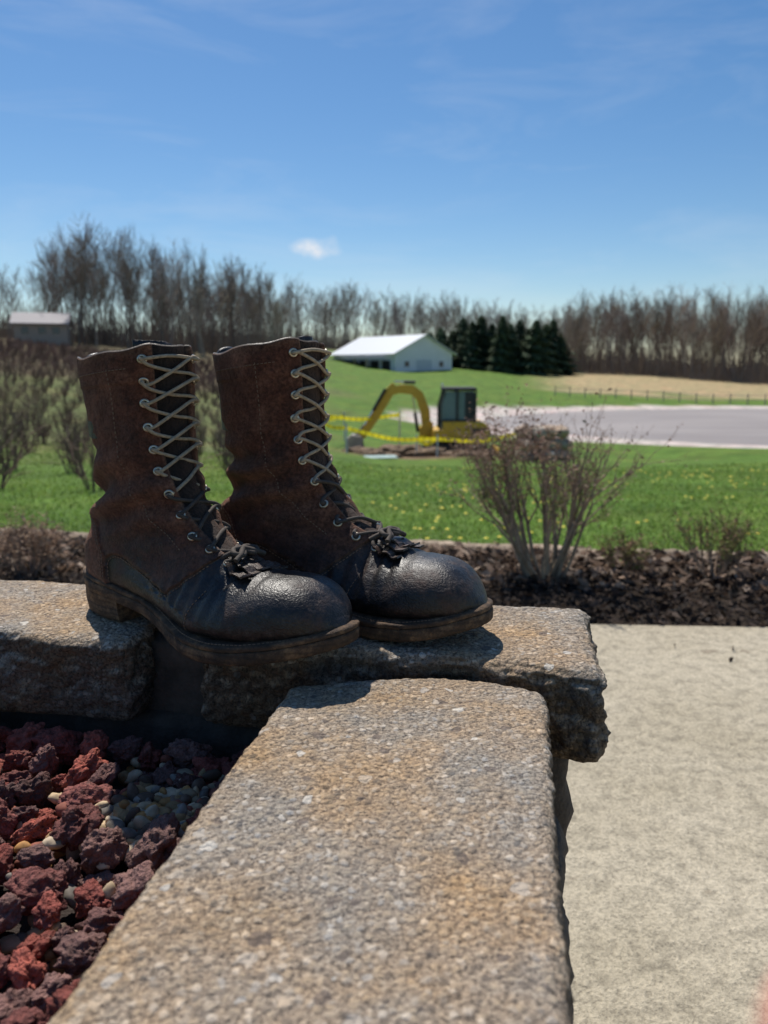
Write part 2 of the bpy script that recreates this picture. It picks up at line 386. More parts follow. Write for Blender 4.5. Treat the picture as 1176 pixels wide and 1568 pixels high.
for px,h in [(.045,4),(.058,5),(.072,6.4),(.088,6.2),(.1,8),(.112,7),(.123,8.6),(.137,7.2),(.15,8.8),(.160,7.6),(.172,8.4),(.184,7.8),(.193,9.2),(.205,8.0),(.214,8.8),(.224,6.6),(.13,5.5),(.165,6.5),(.198,6),(.108,6)]:
    y=g.uniform(131,143); conifer(px*y,y,h*g.uniform(.92,1.08),g.uniform(2.6,4.2))
V=np.vstack(VV); pines=mk_mesh('pine_trees',V,np.arange(len(V)).reshape(-1,3),attrmat('pine_needles',.8,.3,3,.3,transl=.15),col=np.vstack(CC))
V,F=seg_arrays(S,5); mk_mesh('trunks',V,F,simple('pine_bark',(.08,.05,.035)),pines)

# ---------------------------------------------------------------- shrubs
def shrub(name,loc,nst,H,sp,depth,seed,tone,tips=None,tipn=0,r0=.006,k=.6,nch=2,flat=.1):
    g=np.random.default_rng(seed); S=[];T=[]
    for i in range(nst):
        an=g.uniform(0,6.28); tl=g.uniform(flat,sp); d=norm(np.array([math.cos(an)*tl,math.sin(an)*tl,1]))
        p=np.array(loc)+np.array([math.cos(an),math.sin(an),0])*g.uniform(0,.06*H/.6)
        grow(p,d,H*g.uniform(.45,.62),r0*g.uniform(.7,1.2),depth,S,T,g,.33,nch,.12,.1,3,k)
    V,F=seg_arrays(S,4); mid=np.repeat(np.array([s[0][2] for s in S]),8); f=np.clip((mid-loc[2])/H,0,1)[:,None]
    C=np.array(tone)*(1-f)+np.array([.23,.155,.115])*f
    C=C*g.uniform(.7,1.3,(len(S),1)).repeat(8,axis=0)
    o=mk_mesh(name,V,F,attrmat(name+'_bark',.85,.3,30,.25),col=C)
    if tips and tipn:
        pts=[];
        for p,d in T:
            for q in range(tipn): pts.append(p-d*g.uniform(0,.06)+g.normal(0,.006,3))
        pts=np.array(pts)
        chips('dried_leaves' ,len(pts),lambda gg,n:pts,.004,.012,tips,o,leafm,seed)
    return o,T,S
sh,T,S=shrub('bare_shrub',(.69,3.17,-.67),23,.72,.95,3,31,(.34,.27,.19),[(.30,.19,.13),(.33,.22,.16),(.22,.14,.10),(.36,.28,.20)],1,.011,.53)
hp=np.array([t[0] for t in T if t[0][2]>-.15 and t[0][0]<.72]); 
if len(hp):
    gg_=np.random.default_rng(9); hp=np.repeat(hp,2,axis=0)+gg_.normal(0,.012,(len(hp)*2,3))
    chips('seed_heads',len(hp),lambda gg,n:hp,.005,.012,[(.27,.16,.12),(.22,.13,.09),(.34,.23,.17)],sh,leafm,19)
gp=np.array([s[1] for s in S if s[1][2]<-.25][::2]); gp=gp+np.random.default_rng(2).normal(0,.012,gp.shape)
chips('young_leaves',len(gp),lambda gg,n:gp,.004,.010,[(.2,.24,.06),(.26,.26,.09),(.16,.2,.05)],sh,leafm,4)
shrub('low_shrub',(1.42,3.2,-.67),16,.34,.9,2,32,(.28,.2,.14),[(.28,.18,.11),(.2,.24,.06),(.18,.22,.05)],3,.005)
shrub('low_shrub',(1.05,3.3,-.67),12,.22,.9,2,33,(.28,.2,.14),[(.28,.18,.11),(.2,.24,.06)],3,.004)
shrub('low_shrub',(-1.55,3.25,-.67),22,.28,1.5,2,34,(.34,.22,.15),[(.36,.23,.16),(.42,.3,.21)],3,.004)
shrub('low_shrub',(-2.0,3.4,-.67),20,.26,1.4,2,35,(.34,.22,.15),[(.36,.23,.16)],3,.004)
shrub('bare_shrub',(-3.45,6.2,-.87),18,1.1,.7,3,36,(.22,.17,.14),[(.2,.14,.10)],1,.009)
# berry rows
g=np.random.default_rng(41); BT=[]
for k in range(8):
    S=[];T=[]
    for i in range(9):
        an=g.uniform(0,6.28); tl=g.uniform(.1,.8); d=norm(np.array([math.cos(an)*tl,math.sin(an)*tl,1]))
        grow(np.array([math.cos(an),math.sin(an),0])*.08,d,.6,.014,1,S,T,g,.45,3,.1,.12,3,.6)
    BT.append((np.array([s[0] for s in S]),np.array([s[1] for s in S]),np.maximum([s[2] for s in S],.006),np.maximum([s[3] for s in S],.004)))
VV=[];FF=[];CC=[];off=0
for row in range(27):
    for q in range(75):
        y0=8.6+row*2.4+ (row**1.5)*.16; xx=-q*1.1-1.2
        x=xx+g.normal(0,.12); y=y0-xx*.12+g.normal(0,.12)
        if x/y>-.13 or x/y<-.62: continue
        P0,P1,R0,R1=BT[g.integers(8)]; s=g.uniform(.65,1.05)*(1+.2*(row>12)); an=g.uniform(0,6.28)
        M=np.array([[math.cos(an),-math.sin(an),0],[math.sin(an),math.cos(an),0],[0,0,1]])*s
        fat=1+max(0,y-25)/40
        o=np.array([x,y,float(terrain_z(x,y))-.02]); V,F=prism(P0@M.T+o,P1@M.T+o,R0*fat,R1*fat,3)
        VV.append(V);FF.append(F+off);off+=len(V);CC.append(np.ones((len(V),3))*np.array([.19,.125,.10])*g.uniform(.6,1.3))
mk_mesh('berry_bush_rows',np.vstack(VV),np.vstack(FF),barkm,col=np.vstack(CC))

# ---------------------------------------------------------------- barn
white=simple('white_metal',(.66,.70,.74),.5,.06,.5); roofm,nt,b,co=newmat('metal_roof',.45,.5)
wv=node(nt,'ShaderNodeTexWave',{'Vector':co,'Scale':1.2,'Distortion':0}); nt.links.new(ramp(nt,wv.outputs[1],[(0,(.50,.53,.56)),(1,(.66,.68,.70))]),b.inputs['Base Color'])
dark=simple('dark_opening',(.03,.03,.035),.6,.3,2); glass=simple('window_glass',(.04,.06,.08),.1,.2,2)
zb=float(terrain_z(1.7,119))-.1
barn=empty('barn',(1.7,119,zb),(0,0,math.atan2(.8,-.6)))
L,W,E,R=17,11.5,2.9,5.6
V=[(0,0,-.6),(L,0,-.6),(L,-W,-.6),(0,-W,-.6),(0,0,E),(L,0,E),(L,-W,E),(0,-W,E),(0,-W/2,R),(L,-W/2,R)]
mk_mesh('walls',V,[[0,1,5,4],[2,3,7,6],[3,0,4,8,7],[1,2,6,9,5]],white,barn)
t=.12
def roofside(nm,y0,z0,y1,z1):
    V=[(-.5,y0,z0),(L+.5,y0,z0),(L+.5,y1,z1),(-.5,y1,z1)]; V+=[(x,y,z+t) for x,y,z in V]
    mk_mesh(nm,V,[[3,2,1,0],[4,5,6,7],[0,1,5,4],[1,2,6,5],[2,3,7,6],[3,0,4,7]],roofm,barn)
sl=(R-E)/(W/2)
roofside('roof_1',.7,E-.7*sl+.02,-W/2,R+.02); roofside('roof_2',-W-.7,E-.7*sl+.02,-W/2,R+.02)
for k in range(5): box('bay_opening_%d'%k,(2.0,.06,1.9),(2.2+k*3,.05,.75),dark,barn,bev=0)
box('gable_door',(.06,3,2.3),(-.05,-W/2,.7),simple('barn_door',(.5,.55,.6)),barn,bev=.01)
for k in (-1,1): box('gable_window_%d'%(k+1),(.06,.8,.8),(-.05,-W/2+k*3.5,1.2),glass,barn,bev=.01)
extr('lean_to_roof',[(2,0),(15,0),(15,.1),(2,.1)],0,3.4,roofm,barn).location=(0,.6,1.95)
for k in range(5): box('post_%d'%k,(.18,.18,2.6),(2.2+k*3.1,3.8,.7),simple('post_wood',(.3,.25,.2)),barn,bev=0)
# farmhouse
yh=112; xh=-.432*yh; zh=float(terrain_z(xh,yh))+1.0; house=empty('farmhouse',(xh,yh,zh),(0,0,.3))
V=[(-3.4,-3,-3),(3.4,-3,-3),(3.4,3,-3),(-3.4,3,-3),(-3.4,-3,1.7),(3.4,-3,1.7),(3.4,3,1.7),(-3.4,3,1.7),(-3.4,0,3.1),(3.4,0,3.1)]
mk_mesh('walls',V,[[0,1,5,4],[2,3,7,6],[3,0,4,8,7],[1,2,6,9,5]],simple('siding',(.30,.25,.21)),house)
rm=simple('shingles',(.24,.22,.23))
for s in (-1,1):
    V=[(-3.8,s*3.5,1.5),(3.8,s*3.5,1.5),(3.8,0,3.13),(-3.8,0,3.13)]; V+=[(x,y,z+.15) for x,y,z in V]
    mk_mesh('roof_%d'%(s+1),V,[[3,2,1,0],[4,5,6,7],[0,1,5,4],[1,2,6,5],[2,3,7,6],[3,0,4,7]],rm,house)
for k in (-2,0.2,2): box('window_%d'%int(k*2+5),(.9,.06,.9),(k,-3.04,.7),glass,house,bev=0)
# fence
fence=empty('wooden_fence',(0,0,0)); wm=simple('weathered_wood',(.32,.28,.24),.9)
S=[]
prev=None
for k in range(14):
    y=86-k*.6; x=.215*88+k*1.5; z=float(terrain_z(x,y)); p=np.array([x,y,z])
    S.append((p,p+np.array([0,0,1.1]),.07,.06))
    if prev is not None:
        for hh in (.45,.9): S.append((prev+np.array([0,0,hh]),p+np.array([0,0,hh]),.03,.03))
    prev=p
V,F=seg_arrays(S,5); mk_mesh('posts_and_rails',V,F,wm,fence)

# ---------------------------------------------------------------- excavator
yel=simple('excavator_yellow',(.68,.40,.035),.45,.12,3); blk=simple('excavator_black',(.03,.03,.032),.6,.3,6); rub=simple('track_rubber',(.06,.052,.045),.85,.4,8,bs=.5,bd=.02)
stl=simple('worn_steel',(.36,.31,.27),.5,.3,10,.2); gl2=simple('cab_glass',(.17,.24,.27),.08,.2,1); chrome=simple('ram_chrome',(.7,.7,.7),.2,.05,3,1)
EY=28; EZ=float(terrain_z(2.6,EY))-.12
ex=empty('mini_excavator',(2.6,EY,EZ))
def stad(cx,cz,L,H,n=10):
    r=H/2; pts=[]
    for k in range(n+1): a=math.pi/2-math.pi*k/n; pts.append((cx+L/2-r+r*math.cos(a),cz+r*math.sin(a)))
    for k in range(n+1): a=-math.pi/2-math.pi*k/n; pts.append((cx-L/2+r+r*math.cos(a),cz+r*math.sin(a)))
    return pts
for s,nm in ((-1,'near'),(1,'far')):
    extr('track_'+nm,stad(0,.30,2.35,.6),s*.62-.19,s*.62+.19,rub,ex,.02)
    extr('track_frame_'+nm,stad(0,.30,1.9,.3),s*.62-.205,s*.62+.205,blk,ex,.01)
    for k in range(26):
        f=k/26; 
        for zz in (.0,.6):
            box('grouser',(.05,.4,.04),(-.85+f*1.75,s*.62,zz+(.005 if zz==0 else 0)),rub,ex,bev=0)
    for k in (-.9,.9):
        extr('sprocket',[(k+.2*math.cos(t),.30+.2*math.sin(t)) for t in np.linspace(0,6.283,17)[:-1]],s*.62-.225,s*.62+.225,yel,ex)
box('undercarriage',(1.3,1.0,.3),(0,0,.45),blk,ex,bev=.03)
box('slew_ring',(.8,.8,.14),(0,0,.65),blk,ex,bev=.05)
extr('dozer_blade',[(1.45,.05),(1.55,.1),(1.5,.3),(1.53,.45),(1.46,.47),(1.4,.25)],-.8,.8,yel,ex,.01)
box('blade_arm',(.6,.8,.1),(1.15,0,.3),yel,ex,bev=.02)
extr('engine_house',[(-.85,.72),(1.0,.72),(1.12,.85),(1.14,1.2),(.95,1.38),(.45,1.42),(.2,1.15),(-.85,1.12)],-.78,.78,yel,ex,.04)
extr('counterweight',[(.85,.74),(1.1,.76),(1.2,.95),(1.18,1.15),(1.0,1.2),(.9,1.0)],-.72,.72,blk,ex,.03)
box('engine_vent',(.45,.02,.2),(.72,-.80,1.08),blk,ex,bev=.005)
box('side_stripe',(1.3,.02,.10),(-.1,-.80,.80),blk,ex,bev=.005)
cx0,cx1,cz0,cz1=-.62,.62,1.05,2.55
extr('cab_glass',[(cx0+.05,cz0+.05),(cx1-.05,cz0+.05),(cx1-.05,cz1-.1),(cx0+.2,cz1-.1),(cx0+.05,cz1-.6)],-.70,.22,gl2,ex,.02)
box('cab_roof',(1.2,1.06,.12),(.05,-.24,cz1),blk,ex,bev=.04)
for (x0,z0,x1,z1) in [(cx0,cz0,cx0,cz1-.6),(cx0,cz1-.6,cx0+.16,cz1),(cx1,cz0,cx1,cz1),(-.02,cz0,-.02,cz1),(cx0,cz0,cx1,cz0),(cx0,1.45,cx1,1.45)]:
    for yy in (-.74,.26):
        d=Vector((x1-x0,0,z1-z0)); box('cab_pillar',(.075,.075,d.length+.05),((x0+x1)/2,yy,(z0+z1)/2),blk,ex,(0,math.atan2(d.x,d.z),0),.01)
box('cab_door_panel',(1.05,.03,.32),(.0,-.765,1.25),yel,ex,bev=.01)
box('rear_cab_panel',(.34,.03,.95),(.42,-.715,1.95),blk,ex,bev=.01)
box('work_light',(.1,.15,.1),(cx0+.1,-.24,2.68),chrome,ex,bev=.02)
extr('boom_bracket',[(-1.3,.72),(-.8,.72),(-.8,1.3),(-1.0,1.4),(-1.3,1.1)],.28,.62,yel,ex,.02)
extr('boom',[(-1.18,1.0),(-.88,1.10),(-.92,1.75),(-1.18,2.40),(-1.53,2.66),(-2.0,2.68),(-2.50,2.50),(-2.52,2.22),(-2.05,2.36),(-1.62,2.33),(-1.40,2.12),(-1.26,1.65)],.34,.56,yel,ex,.015)
extr('stick',[(-2.15,2.64),(-2.30,2.74),(-2.58,2.48),(-3.12,1.55),(-3.58,.76),(-3.48,.64),(-3.28,.74),(-2.78,1.45),(-2.32,2.2)],.36,.54,yel,ex,.015)
def ram(nm,a,b_,y,f=.55):
    a=Vector((a[0],y,a[1]));b_=Vector((b_[0],y,b_[1])); m_=a.lerp(b_,f)
    V,F=seg_arrays([(np.array(a),np.array(m_),.065,.065)],10); mk_mesh(nm+'_barrel',V,F,blk,ex,True)
    V,F=seg_arrays([(np.array(m_),np.array(b_),.035,.035)],8); mk_mesh(nm+'_rod',V,F,chrome,ex,True)
ram('boom_ram',(-1.35,.95),(-1.55,2.25),.45); ram('stick_ram',(-1.45,2.76),(-2.22,2.78),.45); ram('bucket_ram',(-2.55,2.52),(-3.30,1.22),.30,.6)
extr('bucket_link',[(-3.35,1.25),(-3.25,1.22),(-3.62,.72),(-3.75,.78)],.38,.52,stl,ex,.01)
extr('bucket',[(-3.42,.80),(-3.78,.86),(-4.0,.68),(-4.05,.40),(-3.9,.18),(-3.55,.10),(-3.3,.14),(-3.22,.2),(-3.52,.24),(-3.74,.34),(-3.78,.55),(-3.62,.66),(-3.35,.62)],.1,.8,stl,ex,.01)
for yy in (.1,.8):
    extr('bucket_side',[(-3.42,.80),(-3.78,.86),(-4.0,.68),(-4.05,.40),(-3.9,.18),(-3.55,.10),(-3.25,.16),(-3.4,.6)],yy-.02,yy+.02,stl,ex)
for k in range(4): box('bucket_tooth',(.16,.07,.05),(-3.2,.2+k*.17,.17),stl,ex,(0,-.2,0),.01)
# caution tape
ct=empty('caution_tape'); tm,nt,b,co=newmat('tape_yellow',.5,.4)
sx=node(nt,'ShaderNodeSeparateXYZ',{0:co}).outputs[0]; sn=mth(nt,'GREATER_THAN',mth(nt,'SINE',mth(nt,'MULTIPLY',sx,30.)),.93)
tc=mix(nt,sn,(.85,.72,.03),(.10,.09,.02)); nt.links.new(tc,b.inputs['Base Color'])
tr=node(nt,'ShaderNodeBsdfTranslucent'); nt.links.new(tc,tr.inputs[0]); ms=node(nt,'ShaderNodeMixShader',{0:.5}); nt.links.new(b.outputs[0],ms.inputs[1]); nt.links.new(tr.outputs[0],ms.inputs[2]); nt.links.new(ms.outputs[0],nt.nodes['Material Output'].inputs[0])
posts=[(-2.4,26.2,1.15),(.6,29.5,1.35),(1.1,26.0,.6),(1.75,25.2,.6),(4.6,25.8,.85),(2.2,31,1.0),(-1.6,31,1.0),(-1.2,24.6,.80)]
S=[]
for x,y,h in posts:
    z=float(terrain_z(x,y)); S.append((np.array([x,y,z-.1]),np.array([x,y,z+h+.15]),.035,.035))
V,F=seg_arrays(S,6); mk_mesh('stakes',V,F,simple('white_stake',(.6,.6,.58)),ct)
V=[];F=[]
def tape(a,b_):
    o=len(V); n=16
    for k in range(n+1):
        t=k/n; x=a[0]*(1-t)+b_[0]*t; y=a[1]*(1-t)+b_[1]*t
        za=float(terrain_z(a[0],a[1]))+a[2];zb_=float(terrain_z(b_[0],b_[1]))+b_[2]; z=za*(1-t)+zb_*t-.15*4*t*(1-t)+.02*math.sin(9*t)
        V.extend([(x,y-.01*math.sin(t*14),z-.06),(x,y+.02*math.sin(t*11),z+.06)])
    for k in range(n): F.append([o+2*k,o+2*k+2,o+2*k+3,o+2*k+1])
for a_,b__ in [(0,1),(7,3),(0,7),(2,3),(3,4),(2,5),(6,0)]: tape(posts[a_],posts[b__])
mk_mesh('tape',V,F,tm,ct)
# dirt spoil
dm=simple('fresh_dirt',(.20,.135,.085),.95,.5,3,bs=.8,bd=.06); V=[];F=[];off=0
for k,(x,y,sx,sz) in enumerate([(.6,26.6,.9,.34),(1.5,26.2,.7,.26),(-.3,26.2,.6,.22),(2.9,25.9,.8,.2),(-.9,27,.6,.2),(.1,25.4,.45,.16)]):
    v,f=blob((x,y,float(terrain_z(x,y))),(sx,sx*.8,sz),k+50,4,.5,2); V.append(v);F.append(f+off);off+=len(v)
mk_mesh('dirt_pile',np.vstack(V),np.vstack(F),dm)
v=[];F=[];V=[];off=0;C=[]
for lay in range(3):
    for q in range(4):
        vv,f=blob((4.75+(q-1.5)*.36+random.uniform(-.05,.05),22.9+random.uniform(-.2,.2),float(terrain_z(4.7,22.9))+.15+lay*.34),(.27,.5,.2),lay*4+q,3,.3)
        V.append(vv);F.append(f+off);off+=len(vv);C.append(np.ones((len(vv),3))*np.array(random.choice([(.44,.33,.24),(.38,.29,.22),(.5,.42,.34)])))
mk_mesh('stacked_boulders',np.vstack(V),np.vstack(F),stm,smooth=True,col=np.vstack(C))
x,y=-.1,22.5
box('plywood_sheet',(.95,.5,.03),(x,y,float(terrain_z(x,y))+.06),simple('pale_panel',(.30,.40,.37)),None,(0.05,0,.2),.005)

# ---------------------------------------------------------------- retaining wall
ANG=math.radians(-10.2); O=Vector((.130,.583,0))
Rw=Matrix.Rotation(ANG,4,'Z'); Mw=Matrix.Translation(O)@Rw; Mi=Mw.inverted()
def W3(u,v,z): return Mw@Vector((u,v,z))
def capmat():
    m,nt,b,co=newmat('aggregate_concrete',.84,.4)
    cw=warp(nt,co,170,.0035); cw2=warp(nt,co,120,.008)
    v1=vor(nt,cw,200); v2=vor(nt,cw2,85)
    r1=node(nt,'ShaderNodeSeparateColor',{0:v1.outputs['Color']}).outputs[0]
    peb=ramp(nt,r1,[(0,(.17,.145,.125)),(.22,(.33,.28,.22)),(.50,(.45,.37,.275)),(.75,(.39,.365,.335)),(.90,(.68,.60,.50)),(1,(.13,.12,.11))])
    mat_=ramp(nt,noi(nt,co,420,3,.75),[(.36,(.11,.092,.073)),(.5,(.31,.255,.20)),(.66,(.54,.46,.365))])
    k=ramp(nt,v1.outputs['Distance'],[(.34,.12),(.52,1.)])
    cc=mix(nt,k,peb,mat_)
    rust=ramp(nt,noi(nt,co,8,5,.65),[(.40,0.),(.64,.85)]); cc=mix(nt,rust,cc,mix(nt,1,cc,(1.24,.93,.58),'MULTIPLY'))
    gray=ramp(nt,noi(nt,co,12,4,.6,.5),[(.48,0.),(.70,.7)]); cc=mix(nt,gray,cc,mix(nt,1,cc,(.80,.88,.98),'MULTIPLY'))
    s2=node(nt,'ShaderNodeSeparateColor',{0:v2.outputs['Color']}); sz=mth(nt,'ADD',.18,mth(nt,'MULTIPLY',s2.outputs[0],.26))
    inside=mth(nt,'LESS_THAN',v2.outputs['Distance'],sz)
    big=mth(nt,'MULTIPLY',mth(nt,'GREATER_THAN',s2.outputs[1],.86),inside)
    cc=mix(nt,mth(nt,'MULTIPLY',big,.85),cc,ramp(nt,s2.outputs[2],[(0,(.72,.66,.57)),(.5,(.48,.44,.39)),(1,(.58,.44,.30))]))
    dk=mth(nt,'MULTIPLY',mth(nt,'LESS_THAN',s2.outputs[1],.08),inside); cc=mix(nt,mth(nt,'MULTIPLY',dk,.7),cc,(.13,.10,.085))
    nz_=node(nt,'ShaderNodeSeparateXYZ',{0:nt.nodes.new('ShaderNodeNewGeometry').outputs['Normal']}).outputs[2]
    side_shade=ramp(nt,nz_,[(.15,(.36,.335,.32)),(.75,(1,1,1))]); cc=mix(nt,1,cc,side_shade,'MULTIPLY')  # shade painted into the colour of faces that turn away from up
    nt.links.new(cc,b.inputs['Base Color'])
    hgt=mth(nt,'SUBTRACT',mth(nt,'MULTIPLY',noi(nt,co,420,3,.75),1.2),mth(nt,'MULTIPLY',v1.outputs['Distance'],1.2))
    hgt=mth(nt,'ADD',hgt,mth(nt,'MULTIPLY',big,.5))
    bump(nt,b,hgt,1.,.0026)
    return m
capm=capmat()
def block(name,u0,u1,v0,v1,z0,z1,mat,parent,voxel=.0024,bev=.010,rough=.006,seed=0,peb=.0010,deform=None):
    bm=bmesh.new(); bmesh.ops.create_cube(bm,size=1); bmesh.ops.scale(bm,vec=(u1-u0,v1-v0,z1-z0),verts=bm.verts)
    bmesh.ops.bevel(bm,geom=bm.edges[:],offset=bev,segments=3,affect='EDGES',profile=.5)
    bmesh.ops.translate(bm,vec=((u0+u1)/2,(v0+v1)/2,(z0+z1)/2),verts=bm.verts)
    me=bpy.data.meshes.new(name); bm.to_mesh(me); bm.free()
    o=bpy.data.objects.new(name,me); link(o)
    md=o.modifiers.new('r','REMESH'); md.mode='VOXEL'; md.voxel_size=voxel
    dg=bpy.context.evaluated_depsgraph_get(); me2=bpy.data.meshes.new_from_object(o.evaluated_get(dg)); o.modifiers.clear(); o.data=me2
    if deform:
        n=len(me2.vertices); co=np.empty(n*3); me2.vertices.foreach_get('co',co); co=deform(co.reshape(-1,3)); me2.vertices.foreach_set('co',co.ravel()); me2.update()
    me2.transform(Mw)
    n=len(me2.vertices); co=np.empty(n*3); me2.vertices.foreach_get('co',co); co=co.reshape(-1,3)
    nm=np.empty(n*3); me2.vertices.foreach_get('normal',nm); nm=nm.reshape(-1,3)
    so_=Vector((seed*7.3,seed*2.1,seed))
    d=np.empty(n)
    for i in range(n):
        p=Vector(co[i]); side=(1-min(1,abs(nm[i][2])))**.8
        dd=rough*side*(noise.noise(p*22+so_)+.6*noise.noise(p*55+so_)+.45*noise.noise(p*130+so_)-.15)
        dd+=.0016*noise.noise(p*18+so_)+.0009*noise.noise(p*150)
        if peb: dd+=peb*(.45-noise.voronoi(p*200)[0][0])*(1+2.2*side)
        d[i]=dd
    co=co+nm*d[:,None]; me2.vertices.foreach_set('co',co.ravel()); me2.update()
    me2.polygons.foreach_set('use_smooth',np.ones(len(me2.polygons),dtype=bool))
    me2.materials.clear(); me2.materials.append(mat); o.name=name; o.parent=parent
    return o
wall=empty('retaining_wall')
def df_near(c):
    t=np.clip((c[:,1]+.15)/.18,0,1); u=np.clip((-.085-c[:,0])/.125,0,1); c[:,1]-=t*.042*u**1.4
    u=np.clip((c[:,0]+.06)/.06,0,1); c[:,1]-=t*.018*u**1.5
    return c
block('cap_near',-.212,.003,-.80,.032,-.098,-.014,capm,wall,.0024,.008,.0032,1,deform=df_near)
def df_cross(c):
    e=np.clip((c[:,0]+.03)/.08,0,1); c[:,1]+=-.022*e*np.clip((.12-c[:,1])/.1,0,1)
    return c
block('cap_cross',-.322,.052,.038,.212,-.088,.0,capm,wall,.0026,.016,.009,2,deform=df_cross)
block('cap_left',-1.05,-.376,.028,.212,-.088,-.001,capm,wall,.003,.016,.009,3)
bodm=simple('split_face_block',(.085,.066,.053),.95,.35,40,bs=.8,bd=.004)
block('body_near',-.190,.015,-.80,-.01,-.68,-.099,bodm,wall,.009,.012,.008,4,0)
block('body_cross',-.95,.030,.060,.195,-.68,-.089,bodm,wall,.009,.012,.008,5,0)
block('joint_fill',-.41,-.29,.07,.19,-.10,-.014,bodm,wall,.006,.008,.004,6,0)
# planter soil
u0,u1,v0,v1=-1.2,-.185,-1.3,.07
V=[W3(u,v,z)[:] for z in (-.7,-.135) for u,v in ((u0,v0),(u1,v0),(u1,v1),(u0,v1))]
mk_mesh('planter_soil',V,[[4,5,6,7],[0,1,5,4],[1,2,6,5],[2,3,7,6],[3,0,4,7]],simple('dark_soil',(.035,.024,.02),.95,.5,80,bs=.8,bd=.005))
# lava rocks
m,nt,b,co=newmat('lava_stone',.85,.4)
at=node(nt,'ShaderNodeAttribute',attribute_name='Col').outputs['Color']
cc=mix(nt,1,at,ramp(nt,noi(nt,co,140,4,.75),[(.3,.45),(.7,1.6)]),'MULTIPLY')
cc=mix(nt,ramp(nt,noi(nt,co,60,4,.7),[(.55,0.),(.75,.35)]),cc,(.26,.18,.155))
nt.links.new(cc,b.inputs['Base Color'])
hv=vor(nt,co,330).outputs['Distance']; bump(nt,b,mth(nt,'ADD',noi(nt,co,260,4,.75),mth(nt,'MULTIPLY',hv,.6)),1,.003)
lavam=m
tpl=[]
for s in range(14):
    bm=bmesh.new(); bmesh.ops.create_icosphere(bm,subdivisions=5,radius=1)
    V=np.array([v.co[:] for v in bm.verts]); F=np.array([[v.index for v in f.verts] for f in bm.faces]); bm.free()
    o=Vector((s*3.7,s*1.9,s*5.3)); d=[]
    for v in V:
        v=Vector(v); x=1+.5*noise.noise(v*1.3+o)+.26*noise.noise(v*3+o)+.12*noise.noise(v*7+o)+.06*noise.noise(v*15+o)
        x-=.25*max(0,.35-noise.voronoi(v*2.2+o)[0][0]); d.append(x)
    tpl.append((V*np.array(d)[:,None],F))
g=np.random.default_rng(77); VV=[];FF=[];CC=[];off=0; pts=[]
for tr in range(8000):
    u=g.uniform(-.80,-.212); v=g.uniform(-.62,.025)
    if u<-.6 and v>-.1 and g.uniform()<.5: continue
    R=g.choice([g.uniform(.009,.014),g.uniform(.014,.023)],p=[.45,.55])
    gd=math.hypot((u+.285)/.085,(v+.075)/.046)
    if gd<1 and g.uniform()<.95: continue
    if u+R*.8>-.212: continue
    if all((u-a)**2+(v-b_)**2>((R+c)*.86)**2 for a,b_,c in pts): pts.append((u,v,R))
for (u,v,R) in pts:
    V,F=tpl[g.integers(14)]; q=np.array(Matrix.Rotation(g.uniform(0,6.28),3,Vector(g.normal(size=3)).normalized()))
    sc_=np.array([1.2,.85,.72])*R; o=np.array(W3(u,v,-.114+g.uniform(-.006,.012)+R*.3)[:])
    V=(V*sc_)@q.T+o; VV.append(V);FF.append(F+off);off+=len(V)
    base=np.array([(.24,.062,.047),(.18,.06,.05),(.14,.066,.058),(.29,.075,.052),(.20,.105,.09)][g.integers(5)]); CC.append(np.ones((len(V),3))*base*g.uniform(.7,1.25))
mk_mesh('lava_rocks',np.vstack(VV),np.vstack(FF),lavam,smooth=True,col=np.vstack(CC))
VV=[];FF=[];CC=[];off=0
V0,F0=blob((0,0,0),(1,1,1),3,3,.2,1)
for k in range(2000):
    if k<620: u=-.285+g.normal(0,.045);v=-.075+g.normal(0,.028)
    else: u=g.uniform(-.8,-.2);v=g.uniform(-.6,.02)
    if u>-.2: continue
    R=g.uniform(.0035,.0078); q=np.array(Matrix.Rotation(g.uniform(0,6.28),3,Vector(g.normal(size=3)).normalized()))
    o=np.array(W3(u,v,-.128+g.uniform(0,.012)+(.012 if k<620 else .004))[:]); V=(V0*np.array([1.2,.9,.65])*R)@q.T+o
    VV.append(V);FF.append(F0+off);off+=len(V)
    base=np.array([(.46,.34,.21),(.40,.26,.13),(.24,.21,.18),(.56,.44,.30),(.42,.22,.08),(.16,.11,.08),(.26,.09,.06)][g.integers(7)]); CC.append(np.ones((len(V),3))*base*g.uniform(.6,1.2))
mk_mesh('pea_gravel',np.vstack(VV),np.vstack(FF),attrmat('pebble',.75,.25,150,.25),smooth=True,col=np.vstack(CC))

# ---------------------------------------------------------------- boots
m,nt,b,co=newmat('boot_leather',.6,.5)
sepc=node(nt,'ShaderNodeSeparateColor',{0:node(nt,'ShaderNodeAttribute',attribute_name='Col').outputs['Color']})
brown_,tong,wear=sepc.outputs[0],sepc.outputs[1],sepc.outputs[2]
n_l=noi(nt,co,28,5,.65); n_f=noi(nt,co,300,4,.75); n_m=noi(nt,co,75,5,.7)
br=ramp(nt,n_l,[(.3,(.050,.018,.012)),(.5,(.105,.040,.025)),(.72,(.20,.088,.054))])
bl=ramp(nt,n_l,[(.3,(.007,.006,.006)),(.7,(.022,.018,.017))])
fac=mth(nt,'ADD',brown_,mth(nt,'MULTIPLY',mth(nt,'SUBTRACT',n_l,.50),1.3),True)
cc=mix(nt,fac,bl,br)
cc=mix(nt,1,cc,ramp(nt,n_f,[(.3,.5),(.7,1.5)]),'MULTIPLY')
cc=mix(nt,1,cc,ramp(nt,n_m,[(.35,.62),(.65,1.3)]),'MULTIPLY')
cc=mix(nt,mth(nt,'MULTIPLY',wear,ramp(nt,n_f,[(.4,.1),(.7,.8)])),cc,(.30,.17,.10))
